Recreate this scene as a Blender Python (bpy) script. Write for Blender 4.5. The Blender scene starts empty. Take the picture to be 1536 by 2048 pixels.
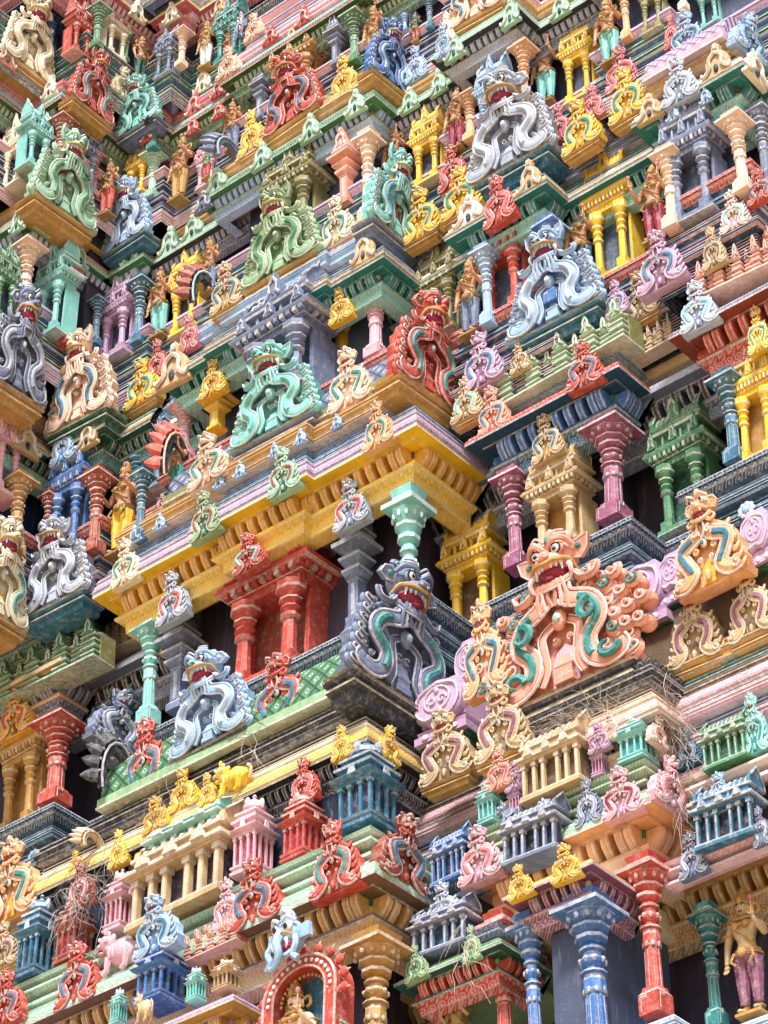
import bpy, bmesh, math, random
from mathutils import Vector, Matrix
R_ = math.radians
random.seed(7)
S = bpy.context.scene
COL = S.collection
# ------------------------------------------------------------------ camera
PITCH, AZ, ROLL, FPX, DIST = R_(38.0), R_(50.0), R_(-0.235), 5863.7, 33.0
HV = Vector((-math.cos(AZ), math.sin(AZ), 0)); RV = Vector((math.sin(AZ), math.cos(AZ), 0))
FW = HV*math.cos(PITCH) + Vector((0, 0, math.sin(PITCH))); UV = RV.cross(FW)
TGT = Vector((0, 0, 21.9)); CAM = TGT - FW*DIST
cd = bpy.data.cameras.new('camera'); cam = bpy.data.objects.new('camera', cd); COL.objects.link(cam)
cd.sensor_fit = 'HORIZONTAL'; cd.sensor_width = 36; cd.lens = FPX/1536*36; cd.clip_start = .5; cd.clip_end = 2000
rot = Matrix((RV, UV, -FW)).transposed().to_4x4() @ Matrix.Rotation(ROLL, 4, 'Z')
cam.matrix_world = Matrix.Translation(CAM) @ rot
S.camera = cam
# ------------------------------------------------------------------ sky and sun
SUN_EL, SUN_AZ = R_(56), R_(-62)          # azimuth measured from +X towards +Y
w = bpy.data.worlds.new('World'); S.world = w; w.use_nodes = True
nt = w.node_tree; sk = nt.nodes.new('ShaderNodeTexSky'); sk.sky_type = 'NISHITA'; sk.sun_disc = False
sk.sun_elevation = SUN_EL; sk.sun_rotation = math.pi/2 - SUN_AZ
sk.dust_density = 3.0; sk.air_density = 1.0; sk.ozone_density = 0.6
nt.nodes['Background'].inputs[1].default_value = 0.13
nt.links.new(sk.outputs[0], nt.nodes['Background'].inputs[0])
ld = bpy.data.lights.new('sun', 'SUN'); ld.energy = 4.0; ld.angle = R_(10); ld.color = (1, .985, .97)
sun = bpy.data.objects.new('sun', ld); COL.objects.link(sun)
sd = Vector((math.cos(SUN_EL)*math.cos(SUN_AZ), math.cos(SUN_EL)*math.sin(SUN_AZ), math.sin(SUN_EL)))
sun.rotation_euler = (-sd).to_track_quat('-Z', 'Y').to_euler(); sun.location = (8, -12, 40)
S.view_settings.view_transform = 'Standard'; S.view_settings.look = 'None'
S.view_settings.exposure = 0.75; S.view_settings.gamma = 1
S.render.engine = 'CYCLES'; S.cycles.max_bounces = 5; S.cycles.diffuse_bounces = 4
# ------------------------------------------------------------------ helpers
def ray(px, py):
    X = (px-768)/FPX; Y = (py-1024)/FPX
    x = X*math.cos(ROLL)+Y*math.sin(ROLL); y = -X*math.sin(ROLL)+Y*math.cos(ROLL)
    return FW + RV*x - UV*y
def at(px, py, ax, v):
    "the point of the facade plane x/y/z = v that stands at a given place of the picture"
    d = ray(px, py); i = 'XYZ'.index(ax)
    return CAM + d*((v-CAM[i])/d[i])
HEX = dict(white='ebe6e4', teal='2c8480', turq='84ccc4', blue='3f72b4', sky='9cbee2', azure='34708e', navy='1c4562', ink='10203c',
    slate='6c7a98', gray='a8b2c4', coral='e69c84', peach='efcdb2', pink='e2b0bc', lilac='c8a4c8', mag='9a5274', plum='87506a',
    red='c04a3a', rust='92422e', brick='a8523a', yel='f2c430', gold='c0924a', amber='e4a83c', tan='c8aa7c', brown='6e5640', olive='86844a',
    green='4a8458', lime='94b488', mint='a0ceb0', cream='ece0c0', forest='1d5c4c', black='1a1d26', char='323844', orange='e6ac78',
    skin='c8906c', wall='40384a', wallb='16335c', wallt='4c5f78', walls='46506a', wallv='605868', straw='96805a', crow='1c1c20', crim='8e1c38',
    dgreen='3c5c20', rose='cc7078', pale='ecd2c8', ice='c0d0e8', brass='a07c38')
def lin(c): return c/12.92 if c <= .04045 else ((c+.055)/1.055)**2.4
def rgb(n):
    h = HEX[n]; c = [lin(int(h[i:i+2], 16)/255) for i in (0, 2, 4)]
    m = sum(c)/3                                            # a touch more saturated than the picked value
    return [max(.006, min(.82, (m+(v-m)*1.04)*.88)) for v in c]
MATS = {}
def mat(n, kind='p'):
    """painted plaster: chalky wear, rain grime, fine grain.  n may be 'a+b' = a mixed with b (75 % b)"""
    key = n+'/'+kind
    if key in MATS: return MATS[key]
    m = bpy.data.materials.new(key.replace('/', '_')); m.use_nodes = True; MATS[key] = m
    N = m.node_tree.nodes; L = m.node_tree.links; b = N['Principled BSDF']
    if '+' in n:
        p, q = n.split('+')[:2]; c0 = rgb(p); c = [x*.28+y*.72 for x, y in zip(c0, rgb(q))]
    else: c = rgb(n)
    b.inputs['Roughness'].default_value = .22 if kind == 'eye' else .62
    if kind == 'eye':
        b.inputs['Base Color'].default_value = (*c, 1); return m
    tc = N.new('ShaderNodeTexCoord'); geo = N.new('ShaderNodeNewGeometry')
    def noise(sc, det, rough=.6):
        t = N.new('ShaderNodeTexNoise'); t.inputs['Scale'].default_value = sc; t.inputs['Detail'].default_value = det
        t.inputs['Roughness'].default_value = rough; L.new(geo.outputs['Position'], t.inputs['Vector']); return t.outputs['Fac']
    def ramp(src, a, bb):
        r = N.new('ShaderNodeMapRange'); r.inputs[1].default_value = a; r.inputs[2].default_value = bb; L.new(src, r.inputs[0]); return r.outputs[0]
    def mix(fac, A, B, amt=1.0):
        x = N.new('ShaderNodeMix'); x.data_type = 'RGBA'
        if fac is None: x.inputs[0].default_value = amt
        else:
            mm = N.new('ShaderNodeMath'); mm.operation = 'MULTIPLY'; mm.inputs[1].default_value = amt; L.new(fac, mm.inputs[0]); L.new(mm.outputs[0], x.inputs[0])
        for s, v in ((6, A), (7, B)):
            if isinstance(v, (list, tuple)): x.inputs[s].default_value = (*v[:3], 1)
            else: L.new(v, x.inputs[s])
        return x.outputs[2]
    lum = sum(c)/3
    pale = [min(.8, v*.45+.42) for v in c]
    col = mix(ramp(noise(2.2, 3), .35, .7), [v*.78 for v in c], [min(.85, v*1.1) for v in c])
    if '+' in n: col = mix(ramp(noise(15, 6, .8), .40, .62), col, [v*.85 for v in c0], .8)     # brushed highlight, worn through
    elif kind in ('p', 'f'):
        col = mix(ramp(noise(11, 8, .8), .50, .72), col, pale, .62)         # chalky wear
    col = mix(ramp(noise(6, 8, .8), .55, .72), col, [v*.22+.012 for v in c], .7)   # black algae and rain grime
    mp = N.new('ShaderNodeMapping'); mp.inputs['Scale'].default_value = (14, 14, 1.6); L.new(geo.outputs['Position'], mp.inputs[0])   # rain streaks
    t = N.new('ShaderNodeTexNoise'); t.inputs['Scale'].default_value = 1.2; t.inputs['Detail'].default_value = 6; t.inputs['Roughness'].default_value = .7; L.new(mp.outputs[0], t.inputs['Vector'])
    col = mix(ramp(t.outputs['Fac'], .56, .72), col, [v*.3+.02 for v in c], .5); col = mix(ramp(t.outputs['Fac'], .42, .30), col, pale, .35)
    if kind == 'f':                                        # stencilled frieze: little repeated leaves
        sp = N.new('ShaderNodeSeparateXYZ'); L.new(geo.outputs['Position'], sp.inputs[0])
        ad = N.new('ShaderNodeMath'); ad.operation = 'ADD'; L.new(sp.outputs[0], ad.inputs[0]); L.new(sp.outputs[1], ad.inputs[1])
        cb = N.new('ShaderNodeCombineXYZ'); L.new(ad.outputs[0], cb.inputs[0]); L.new(sp.outputs[2], cb.inputs[1])
        v = N.new('ShaderNodeTexWave'); v.wave_type = 'RINGS'; v.rings_direction = 'SPHERICAL'; v.inputs['Scale'].default_value = 1.0; v.inputs['Distortion'].default_value = 0
        md = N.new('ShaderNodeVectorMath'); md.operation = 'MODULO'; md.inputs[1].default_value = (.125, .11, 1); L.new(cb.outputs[0], md.inputs[0])
        ab = N.new('ShaderNodeVectorMath'); ab.operation = 'ABSOLUTE'; L.new(md.outputs[0], ab.inputs[0])
        sb = N.new('ShaderNodeVectorMath'); sb.operation = 'SUBTRACT'; sb.inputs[1].default_value = (.0625, .055, 0); L.new(ab.outputs[0], sb.inputs[0])
        ln = N.new('ShaderNodeVectorMath'); ln.operation = 'LENGTH'; L.new(sb.outputs[0], ln.inputs[0])
        mu = N.new('ShaderNodeMath'); mu.operation = 'MULTIPLY'; mu.inputs[1].default_value = 190; L.new(ln.outputs[1], mu.inputs[0])
        si = N.new('ShaderNodeMath'); si.operation = 'SINE'; L.new(mu.outputs[0], si.inputs[0])
        pat = ramp(si.outputs[0], .1, .6); col = mix(pat, col, pale, .6)
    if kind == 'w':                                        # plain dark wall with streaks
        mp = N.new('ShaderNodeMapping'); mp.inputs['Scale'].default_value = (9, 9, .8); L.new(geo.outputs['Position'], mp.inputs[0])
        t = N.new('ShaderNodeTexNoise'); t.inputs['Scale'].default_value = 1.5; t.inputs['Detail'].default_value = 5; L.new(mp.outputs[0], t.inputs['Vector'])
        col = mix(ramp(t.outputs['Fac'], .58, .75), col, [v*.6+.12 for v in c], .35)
    if kind == 's':                                        # fish-scale roof
        uv = N.new('ShaderNodeSeparateXYZ'); L.new(tc.outputs['UV'], uv.inputs[0])
        outs = []
        for sgn in (1, -1):
            a = N.new('ShaderNodeMath'); a.operation = 'MULTIPLY_ADD'; a.inputs[1].default_value = sgn; L.new(uv.outputs[1], a.inputs[0]); L.new(uv.outputs[0], a.inputs[2])
            fr = N.new('ShaderNodeMath'); fr.operation = 'FRACT'; L.new(a.outputs[0], fr.inputs[0])
            s2 = N.new('ShaderNodeMath'); s2.operation = 'SUBTRACT'; s2.inputs[1].default_value = .5; L.new(fr.outputs[0], s2.inputs[0])
            ab = N.new('ShaderNodeMath'); ab.operation = 'ABSOLUTE'; L.new(s2.outputs[0], ab.inputs[0]); outs.append(ab.outputs[0])
        mx = N.new('ShaderNodeMath'); mx.operation = 'MAXIMUM'; L.new(outs[0], mx.inputs[0]); L.new(outs[1], mx.inputs[1])
        col = mix(ramp(mx.outputs[0], .12, .20), pale, col)
        col = mix(ramp(mx.outputs[0], .07, .10), [v*.4 for v in c], col)
        col = mix(ramp(mx.outputs[0], .40, .44), col, [v*.2+.01 for v in c])
        bp = N.new('ShaderNodeBump'); bp.inputs['Strength'].default_value = .8; bp.inputs['Distance'].default_value = .04; bp.invert = True
        L.new(mx.outputs[0], bp.inputs['Height']); L.new(bp.outputs[0], b.inputs['Normal'])
    else:
        bp = N.new('ShaderNodeBump'); bp.inputs['Strength'].default_value = .35; bp.inputs['Distance'].default_value = .02
        L.new(noise(38, 4) if kind != 'f' else pat, bp.inputs['Height']); L.new(bp.outputs[0], b.inputs['Normal'])
    L.new(col, b.inputs['Base Color'])
    return m
class MB:
    "collects shapes and links them as ONE mesh"
    def __init__(s): s.v = []; s.f = []; s.m = []; s.uv = {}
    def add(s, vs, fs, m=0, M=None):
        o = len(s.v)
        s.v += [tuple(M @ Vector(v)) for v in vs] if M else [tuple(v) for v in vs]
        s.f += [tuple(i+o for i in f) for f in fs]; s.m += [m]*len(fs) if isinstance(m, int) else list(m)
        return s
    def box(s, x0, x1, y0, y1, z0, z1, m=0, M=None, tx=0, ty=0):
        "box; tx, ty = how far the top is drawn in"
        vs = [(x0, y0, z0), (x1, y0, z0), (x1, y1, z0), (x0, y1, z0), (x0+tx, y0+ty, z1), (x1-tx, y0+ty, z1), (x1-tx, y1-ty, z1), (x0+tx, y1-ty, z1)]
        return s.add(vs, [(0, 3, 2, 1), (4, 5, 6, 7), (0, 1, 5, 4), (1, 2, 6, 5), (2, 3, 7, 6), (3, 0, 4, 7)], m, M)
    def tube(s, pts, rad, n=6, m=0, M=None, flat=1.0):
        pts = [Vector(p) for p in pts]; k = len(pts); rad = [rad]*k if isinstance(rad, (int, float)) else rad
        vs = []; fs = []; up = Vector((0, 1, 0))
        for i, p in enumerate(pts):
            t = (pts[min(i+1, k-1)]-pts[max(i-1, 0)]).normalized()
            a = t.cross(up); a = a.normalized() if a.length > 1e-3 else Vector((1, 0, 0)); b = a.cross(t)
            for j in range(n):
                q = 2*math.pi*j/n; vs.append(p+(a*math.cos(q)+b*math.sin(q)*flat)*rad[i])
        for i in range(k-1):
            for j in range(n): fs.append((i*n+j, i*n+(j+1) % n, (i+1)*n+(j+1) % n, (i+1)*n+j))
        fs += [tuple(range(n))[::-1], tuple((k-1)*n+j for j in range(n))]
        return s.add(vs, fs, m, M)
    def ell(s, c, r, m=0, M=None, n=8, k=5):
        r = (r, r, r) if isinstance(r, (int, float)) else r; vs = [(c[0], c[1], c[2]+r[2])]; fs = []
        for i in range(1, k):
            a = math.pi*i/k
            for j in range(n):
                q = 2*math.pi*j/n; vs.append((c[0]+r[0]*math.sin(a)*math.cos(q), c[1]+r[1]*math.sin(a)*math.sin(q), c[2]+r[2]*math.cos(a)))
        vs.append((c[0], c[1], c[2]-r[2]))
        for j in range(n):
            fs.append((0, 1+j, 1+(j+1) % n)); fs.append((len(vs)-1, 1+(k-2)*n+(j+1) % n, 1+(k-2)*n+j))
            for i in range(k-2): a = 1+i*n; fs.append((a+j, a+n+j, a+n+(j+1) % n, a+(j+1) % n))
        return s.add(vs, fs, m, M)
    def prism(s, out, y0, y1, m=0, M=None, ms=None, bev=0):
        "outline (x,z) counter-clockwise seen from -y, extruded from y0 (front) to y1"
        n = len(out); cx = sum(p[0] for p in out)/n; cz = sum(p[1] for p in out)/n
        vs = [(x, y0+bev, z) for x, z in out]+[(x, y1, z) for x, z in out]
        fs = [(i, i+n, (i+1) % n+n, (i+1) % n) for i in range(n)]; mm = [ms if ms is not None else m]*n
        if bev:
            vs += [(cx+(x-cx)*(1-bev*2), y0, cz+(z-cz)*(1-bev*2)) for x, z in out]
            fs += [(i, (i+1) % n, (i+1) % n+2*n, i+2*n) for i in range(n)]; mm += [m]*n
            fs.append(tuple(range(2*n, 3*n))); mm.append(m)
        else: fs.append(tuple(range(n))); mm.append(m)
        fs.append(tuple(range(2*n-1, n-1, -1))); mm.append(m)
        return s.add(vs, fs, mm, M)
    def lathe(s, prof, n=8, ms=0, M=None, cx=0, cy=0, sq=False, rot=None):
        "prof = [(r, z)], ms = material per segment or one"
        rot = math.pi/n if rot is None else rot; vs = []; fs = []; mm = []; k = len(prof)
        for r, z in prof:
            for j in range(n): q = 2*math.pi*j/n+rot; vs.append((cx+r*math.cos(q), cy+r*math.sin(q), z))
        for i in range(k-1):
            for j in range(n): fs.append((i*n+j, i*n+(j+1) % n, (i+1)*n+(j+1) % n, (i+1)*n+j)); mm.append(ms if isinstance(ms, int) else ms[i])
        fs += [tuple(range(n))[::-1], tuple((k-1)*n+j for j in range(n))]; mm += [mm[0], mm[-1]]
        return s.add(vs, fs, mm, M)
    def sq(s, prof, ms=0, M=None, cx=0, cy=0, sy=1.0):
        "square lathe: prof = [(half side, z)]"
        vs = []; fs = []; mm = []
        for r, z in prof:
            for a, b in ((-1, -1), (1, -1), (1, 1), (-1, 1)): vs.append((cx+r*a, cy+r*b*sy, z))
        k = len(prof)
        for i in range(k-1):
            for j in range(4): fs.append((i*4+j, i*4+(j+1) % 4, (i+1)*4+(j+1) % 4, (i+1)*4+j)); mm.append(ms if isinstance(ms, int) else ms[i])
        fs += [(3, 2, 1, 0), tuple(k*4-4+j for j in range(4))]; mm += [mm[0], mm[-1]]
        return s.add(vs, fs, mm, M)
    def mesh(s, name, mats, smooth=38):
        me = bpy.data.meshes.new(name); me.from_pydata(s.v, [], s.f)
        for q in mats: me.materials.append(q if not isinstance(q, str) else mat(q))
        me.polygons.foreach_set('material_index', s.m)
        if s.uv:
            ul = me.uv_layers.new(name='UVMap')
            for p in me.polygons:
                for li, vi in zip(p.loop_indices, p.vertices): ul.data[li].uv = s.uv.get(vi, (0, 0))
        me.validate(); me.update()
        if smooth:
            me.shade_smooth(); me.set_sharp_from_angle(angle=R_(smooth))
        return me
    def build(s, name, mats, parent=None, smooth=38):
        o = bpy.data.objects.new(name, s.mesh(name, mats, smooth)); COL.objects.link(o); o.parent = parent; return o
def empty(name, loc=(0, 0, 0)):
    o = bpy.data.objects.new(name, None); COL.objects.link(o); o.location = loc; o.empty_display_size = .2; return o
# ================================================================== THE TOWER
tower = empty('temple_tower', (0, 0, 0))
tower['label'] = 'multicoloured temple gateway tower whose storeys, cornices and dark niches fill the photo'
tower['category'] = 'tower'
def sweep(mb, plan, prof, trim=None):
    "prof = [(inset, z, material of the strip up to the next point)]; plan is a rectilinear outline seen from above"
    P = [Vector(p) for p in plan]; n = len(P); nor = []
    if trim is not None:                       # thin fillets run along every broad upright band
        out = []
        for i, (d, z, m) in enumerate(prof):
            out.append((d, z, m))
            if i+1 < len(prof):
                d2, z2, _ = prof[i+1]; h = z2-z
                if .055 < abs(h) < .4 and abs(d2-d) < .06:
                    k = int(abs(h)/.05)
                    for j in range(1, k+1):
                        t = j/(k+1); zz = z+h*t; dd = d+(d2-d)*t; s_ = .006*(1 if h > 0 else -1)
                        out += [(dd, zz-s_, trim), (dd-.014, zz-s_*.9, trim), (dd-.014, zz+s_*.9, m), (dd+(.008 if j % 2 else 0), zz+s_, m)]
        prof = out
    for i in range(n-1):
        d = (P[i+1]-P[i]).normalized(); nor.append(Vector((d.y, -d.x)))
    rows = []
    for d, z, m in prof:
        row = []
        for i in range(n):
            q = nor[0] if i == 0 else nor[-1] if i == n-1 else nor[i-1]+nor[i]
            p = P[i]-q*d; row.append((p.x, p.y, z))
        rows.append(row)
    vs = [v for r in rows for v in r]; fs = []; mm = []
    for i in range(len(rows)-1):
        for j in range(n-1): fs.append((i*n+j, i*n+j+1, (i+1)*n+j+1, (i+1)*n+j)); mm.append(prof[i][2])
    for e in (0, n-1):
        f = tuple(i*n+e for i in range(len(rows))); fs.append(f if e == 0 else f[::-1]); mm.append(prof[0][2])
    mb.add(vs, fs, mm)
DENT = [(0, 0), (.19, 0), (.2, -.05), (.17, -.12), (.1, -.2), (.05, -.25), (0, -.26)]
def dentil(mb, p, d, s, wd):
    "one carved bracket at p (outer wall line), pointing along d"
    M = Matrix.Translation(p) @ Matrix(((d.x, -d.y, 0, 0), (d.y, d.x, 0, 0), (0, 0, 1, 0), (0, 0, 0, 1)))
    for hw, g, m in ((wd/2, 0, 0), (wd/2.6, .012, 1), (wd/6, .022, 0)):
        vs = []
        for y in (-hw, hw):
            for x, z in DENT: vs.append(((x+(g if x > .01 else 0))*s, y, (z-g*.3)*s if x > .01 else z*s*.99))
        k = len(DENT); fs = [(i, i+1, i+1+k, i+k) for i in range(k-1)]+[tuple(range(k))[::-1], tuple(range(k, 2*k))]
        mb.add(vs, fs, m, M)
def dentils(plan, inset, z, s, mats, step=.165):
    mb = MB(); P = [Vector(p) for p in plan]; n = len(P)
    nor = []
    for i in range(n-1):
        d = (P[i+1]-P[i]).normalized(); nor.append(Vector((d.y, -d.x)))
    Q = []
    for i in range(n):
        q = nor[0] if i == 0 else nor[-1] if i == n-1 else nor[i-1]+nor[i]
        Q.append(P[i]-q*inset)
    for i in range(n-1):
        Ln = (Q[i+1]-Q[i]).length
        k = max(1, int(Ln/(step*s)))
        if Ln < .1: continue
        for j in range(k+1):
            t = (j+.0)/k
            if j in (0, k) and k > 1: t = (.06/Ln if j == 0 else 1-.06/Ln)
            p = Q[i].lerp(Q[i+1], t); dentil(mb, Vector((p.x, p.y, z)), nor[i], s, .10*s)
    return mb.build('dentil_row', mats, tower, 30)
def bay(plan, zs, e, hh, c, hb=True):
    """entablature of one bay. zs soffit height, e scale of what hangs below it, hh height from soffit to parapet base.
    c: plate, frieze, step, neck, ledge, dent, arch colours"""
    W = 1
    plate, frieze, step, neck, ledge, dent, arch = c
    # below the soffit
    mb = MB()
    sweep(mb, plan, [(0, zs+.03*e, 1), (.0, zs, 0), (.15*e, zs, 1), (.15*e, zs-.025*e, 0), (.19*e, zs-.03*e, 0), (.19*e, zs-.02*e, 0), (.34*e, zs-.02*e, 2),
        (.34*e, zs-.27*e, 1), (.2*e, zs-.28*e, 0), (.2*e, zs-.31*e, 1), (.22*e, zs-.33*e, 2), (.3*e, zs-.36*e, 2), (.31*e, zs-.5*e, 1), (.33*e, zs-.51*e, 2), (.5*e, zs-.53*e, 2), (.55*e, zs-.5*e, 0)])
    mb.build('soffit', [mat(plate, 'c'), mat(plate+'+white'), mat(arch, 'f')], tower, 0)
    dentils(plan, .34*e, zs-.03*e, e, [mat(dent), mat(dent+'+white')])
    # above it
    h = hh
    mb = MB()
    sweep(mb, plan, [(0, zs+.03*e, 0), (-.005, zs+.10*h, 1), (.01, zs+.11*h, 0), (.012, zs+.145*h, 1), (.03, zs+.155*h, 0), (.035, zs+.22*h, 1), (.05, zs+.235*h, 1),
        (.11*e, zs+.24*h, 2), (.11*e, zs+.27*h, 3), (.13*e, zs+.28*h, 2), (.13*e, zs+.37*h, 3), (.19*e, zs+.385*h, 2), (.2*e, zs+.43*h, 3), (.22*e, zs+.44*h, 4), (.3*e, zs+.45*h, 4), (.31*e, zs+.62*h, 5)], 3)
    mb.build('cornice', [mat(frieze, 'f'), mat(frieze+'+white'), mat(step), mat(step+'+white'), mat(neck), mat(ledge+'+white')], tower, 0)
    if hb:
        mb = MB()
        sweep(mb, plan, [(.31*e, zs+.62*h, 1), (.2*e, zs+.64*h, 0), (.2*e, zs+.70*h, 1), (.19*e, zs+.71*h, 0), (.16*e, zs+.74*h, 0), (.16*e, zs+.82*h, 1), (.18*e, zs+.83*h, 0), (.24*e, zs+.86*h, 0), (.24*e, zs+.95*h, 1), (.26*e, zs+.96*h, 0), (.33*e, zs+h, 0), (.46*e, zs+h+.003, 0)], 1)
        mb.build('parapet_ledge', [mat(ledge), mat(ledge+'+white')], tower, 0)
def U(xl, xr, yf, yb): return [(xl, yb), (xl, yf), (xr, yf), (xr, yb)]
def slab(name, x0, x1, y0, y1, z0, z1, m):
    MB().box(x0, x1, y0, y1, z0, z1).build(name, [m], tower, 0)
def plinth(plan, zt, zb, c1, c2, c3, dado, name='plinth', s=1.0):
    "base mouldings below a row of columns; zt = sill"
    mb = MB(); H = zt-zb
    k = [(.45, zt-.001, 0), (.0, zt, 1), (-.02*s, zt-.03*s, 0), (-.01*s, zt-.13*s, 1), (.01, zt-.15*s, 0), (.06*s, zt-.2*s, 3), (.09*s, zt-.24*s, 3), (.09*s, zt-.30*s, 1), (.05*s, zt-.31*s, 2), (.04*s, zt-.42*s, 1), (.06*s, zt-.43*s, 3), (.12*s, zt-.46*s, 3)]
    if H > .75*s: k += [(.12*s, zt-.60*s, 1), (.03*s, zt-.62*s, 2), (.02*s, zt-.74*s, 1), (.05*s, zt-.76*s, 3)]
    if H > 1.1*s: k += [(.1*s, zt-.79*s, 4), (.1*s, zt-1.02*s, 1), (0, zt-1.04*s, 2), (-.02, zt-1.16*s, 1), (.02, zt-1.18*s, 3)]
    if H > 1.3: k += [(.1*s, zt-1.2*s, 3), (.1*s, zb, 3)]
    k[-1] = (k[-1][0], min(k[-1][1], zb), k[-1][2])
    sweep(mb, plan, k, 1)
    mb.build(name, [mat(c1, 'f'), mat(c1+'+white'), mat(c2), mat(c3), mat(dado, 'w')], tower, 0)
def body(xl, xr, yf, yb, ins, z0, z1, m):
    slab('wall', xl+ins, xr-ins, yf+ins, yb, z0, z1, mat(m, 'w'))
def bank(xl, xr, yf, e, zs, h, m):
    "solid filling of a bay behind its cornice"
    slab('terrace', xl+.32*e, xr-.32*e, yf+.32*e, yf+3, zs-.1*e, zs+h-.004, mat(m, 'w'))
# ---- storey 1 (the large one across the middle of the photo)
PI1 = [(-4.68, 1.35), (-4.68, 0), (-2.95, 0), (-2.95, -.13), (-1.06, -.13), (-1.06, 0), (.49, 0), (.49, 1.35)]
bay(PI1, 22.91, 1, 1.22, ('yel', 'lilac', 'azure', 'blue', 'gold', 'amber', 'yel'))
bay(U(.65, 2.85, .67, 1.35), 22.91, 1, .55, ('navy', 'red', 'red', 'olive', 'green', 'blue', 'azure'), False)
bay(U(3.53, 7, .67, 1.35), 22.91, 1, .5, ('rust', 'slate', 'gray', 'slate', 'peach', 'red', 'red'), False)
bay(U(-10, -5.9, .67, 1.4), 22.91, 1, .5, ('gold', 'peach', 'tan', 'brown', 'brown', 'slate', 'slate'), False)
REC1 = [(-12, 1.27), (8, 1.27)]
bay(REC1, 22.9, .98, .62, ('slate', 'gray', 'slate', 'slate', 'tan', 'char', 'slate'))
for a, b, y, h, m in ((-4.68, .49, 0, 1.2, 'brown'), (.65, 2.85, .67, .33, 'green'), (3.53, 7, .67, .3, 'slate'), (-10, -5.9, .67, .3, 'brown')): bank(a, b, y, 1, 22.91, h, m)
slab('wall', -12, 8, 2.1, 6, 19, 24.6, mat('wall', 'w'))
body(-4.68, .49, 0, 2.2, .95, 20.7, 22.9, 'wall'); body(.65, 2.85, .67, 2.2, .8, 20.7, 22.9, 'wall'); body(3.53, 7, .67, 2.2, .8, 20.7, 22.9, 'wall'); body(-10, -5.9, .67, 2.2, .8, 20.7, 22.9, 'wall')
plinth([(-12, .7), (-5.85, .7), (-5.85, 1.3), (-4.5, 1.3), (-4.5, .32), (.35, .32), (.35, 1.3), (.68, 1.3), (.68, .9), (1.75, .9), (1.75, .67), (2.87, .67), (2.87, 1.3), (3.5, 1.3), (3.5, .67), (8, .67)], 20.8, 19.0, 'navy', 'azure', 'navy', 'ink')
# second parapet row on the side bays of storey 1
def second(plan, z0, h, c, c2, dn, e=.6):
    mb = MB()
    sweep(mb, plan, [(.16, z0, 2), (.16, z0+.1*h, 1), (.05, z0+.12*h, 0), (.05, z0+.22*h, 1), (.1, z0+.24*h, 2), (.2, z0+.3*h, 2), (.2, z0+.42*h, 1), (.08, z0+.45*h, 0), (.02, z0+.52*h, 0), (.02, z0+.6*h, 1), (.06, z0+.62*h, 2),
       (.14, z0+.66*h, 2), (.14, z0+.8*h, 1), (.05, z0+.82*h, 0), (.03, z0+.93*h, 1), (.06, z0+.95*h, 0), (.2, z0+h, 0), (.34, z0+h, 0)], 1)
    mb.build('parapet_ledge', [mat(c, 'f'), mat(c+'+white'), mat(c2)], tower, 0)
second(U(.95, 2.75, .85, 1.9), 23.2, .98, 'azure', 'navy', 'navy'); slab('terrace', 1.1, 2.6, 1.0, 2.2, 23.1, 24.17, mat('navy', 'w'))
second(U(3.9, 7, .9, 1.9), 23.2, .9, 'pale', 'azure', 'navy'); slab('terrace', 4.1, 7, 1.1, 2.2, 23.1, 24.09, mat('navy', 'w'))
second(U(-10, -6.0, .85, 1.9), 23.2, .8, 'teal', 'navy', 'navy'); slab('terrace', -10, -6.15, 1.0, 2.2, 23.1, 23.99, mat('navy', 'w'))
second([(-12, 1.5), (8, 1.5)], 23.45, .6, 'azure', 'navy', 'navy')
# ---- storey 2
TG = ('teal', 'tan', 'azure', 'slate', 'sky', 'teal', 'turq')
bay([(-4.03, 1.1), (-4.03, .3), (-3.2, .3), (-3.2, .22), (-1.1, .22), (-1.1, .3), (-.24, .3), (-.24, 1.1)], 26.17, .72, .86, TG)
bay(U(.5, 2.07, .57, 1.1), 26.17, .72, .82, ('teal', 'tan', 'teal', 'azure', 'brown', 'teal', 'turq'))
bay(U(3.37, 4.95, .5, 1.6), 26.17, .8, .8, ('teal', 'cream', 'brown', 'brown', 'gold', 'teal', 'turq'))
bay(U(-6.3, -5.12, .4, 1.0), 26.17, .72, .5, ('forest', 'tan', 'teal', 'azure', 'forest', 'forest', 'teal'))
bay([(-6.4, -4), (-6.16, -4), (-6.16, .9)], 26.17, .72, .86, ('forest', 'tan', 'brown', 'brown', 'gold', 'forest', 'turq'))
bay([(-12, .72), (-4.6, .72)], 26.16, .7, .8, ('forest', 'tan', 'teal', 'azure', 'forest', 'forest', 'teal'))
bay([(-4.7, 1.0), (8, 1.0)], 26.16, .7, .84, ('teal', 'cream', 'azure', 'teal', 'slate', 'teal', 'turq'))
for a, b, y, h, m in ((-4.03, -.24, .3, .85, 'brown'), (.5, 2.07, .57, .8, 'brown'), (3.37, 4.95, .5, .78, 'brown'), (-12, -5.12, .4, .48, 'brown'), (-12, -6.16, -3, .8, 'gold')): bank(a, b, y, .72, 26.17, h, m)
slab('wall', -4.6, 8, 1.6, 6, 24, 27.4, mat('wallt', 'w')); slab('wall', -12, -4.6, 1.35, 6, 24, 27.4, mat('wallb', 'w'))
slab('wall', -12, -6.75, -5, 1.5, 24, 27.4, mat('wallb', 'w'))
body(-4.03, -.24, .3, 1.7, .62, 24.7, 26.1, 'wallt'); body(.5, 2.07, .57, 1.7, .62, 24.7, 26.1, 'wallt'); body(3.37, 4.95, .5, 1.7, .62, 24.7, 26.1, 'wallt')
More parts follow.
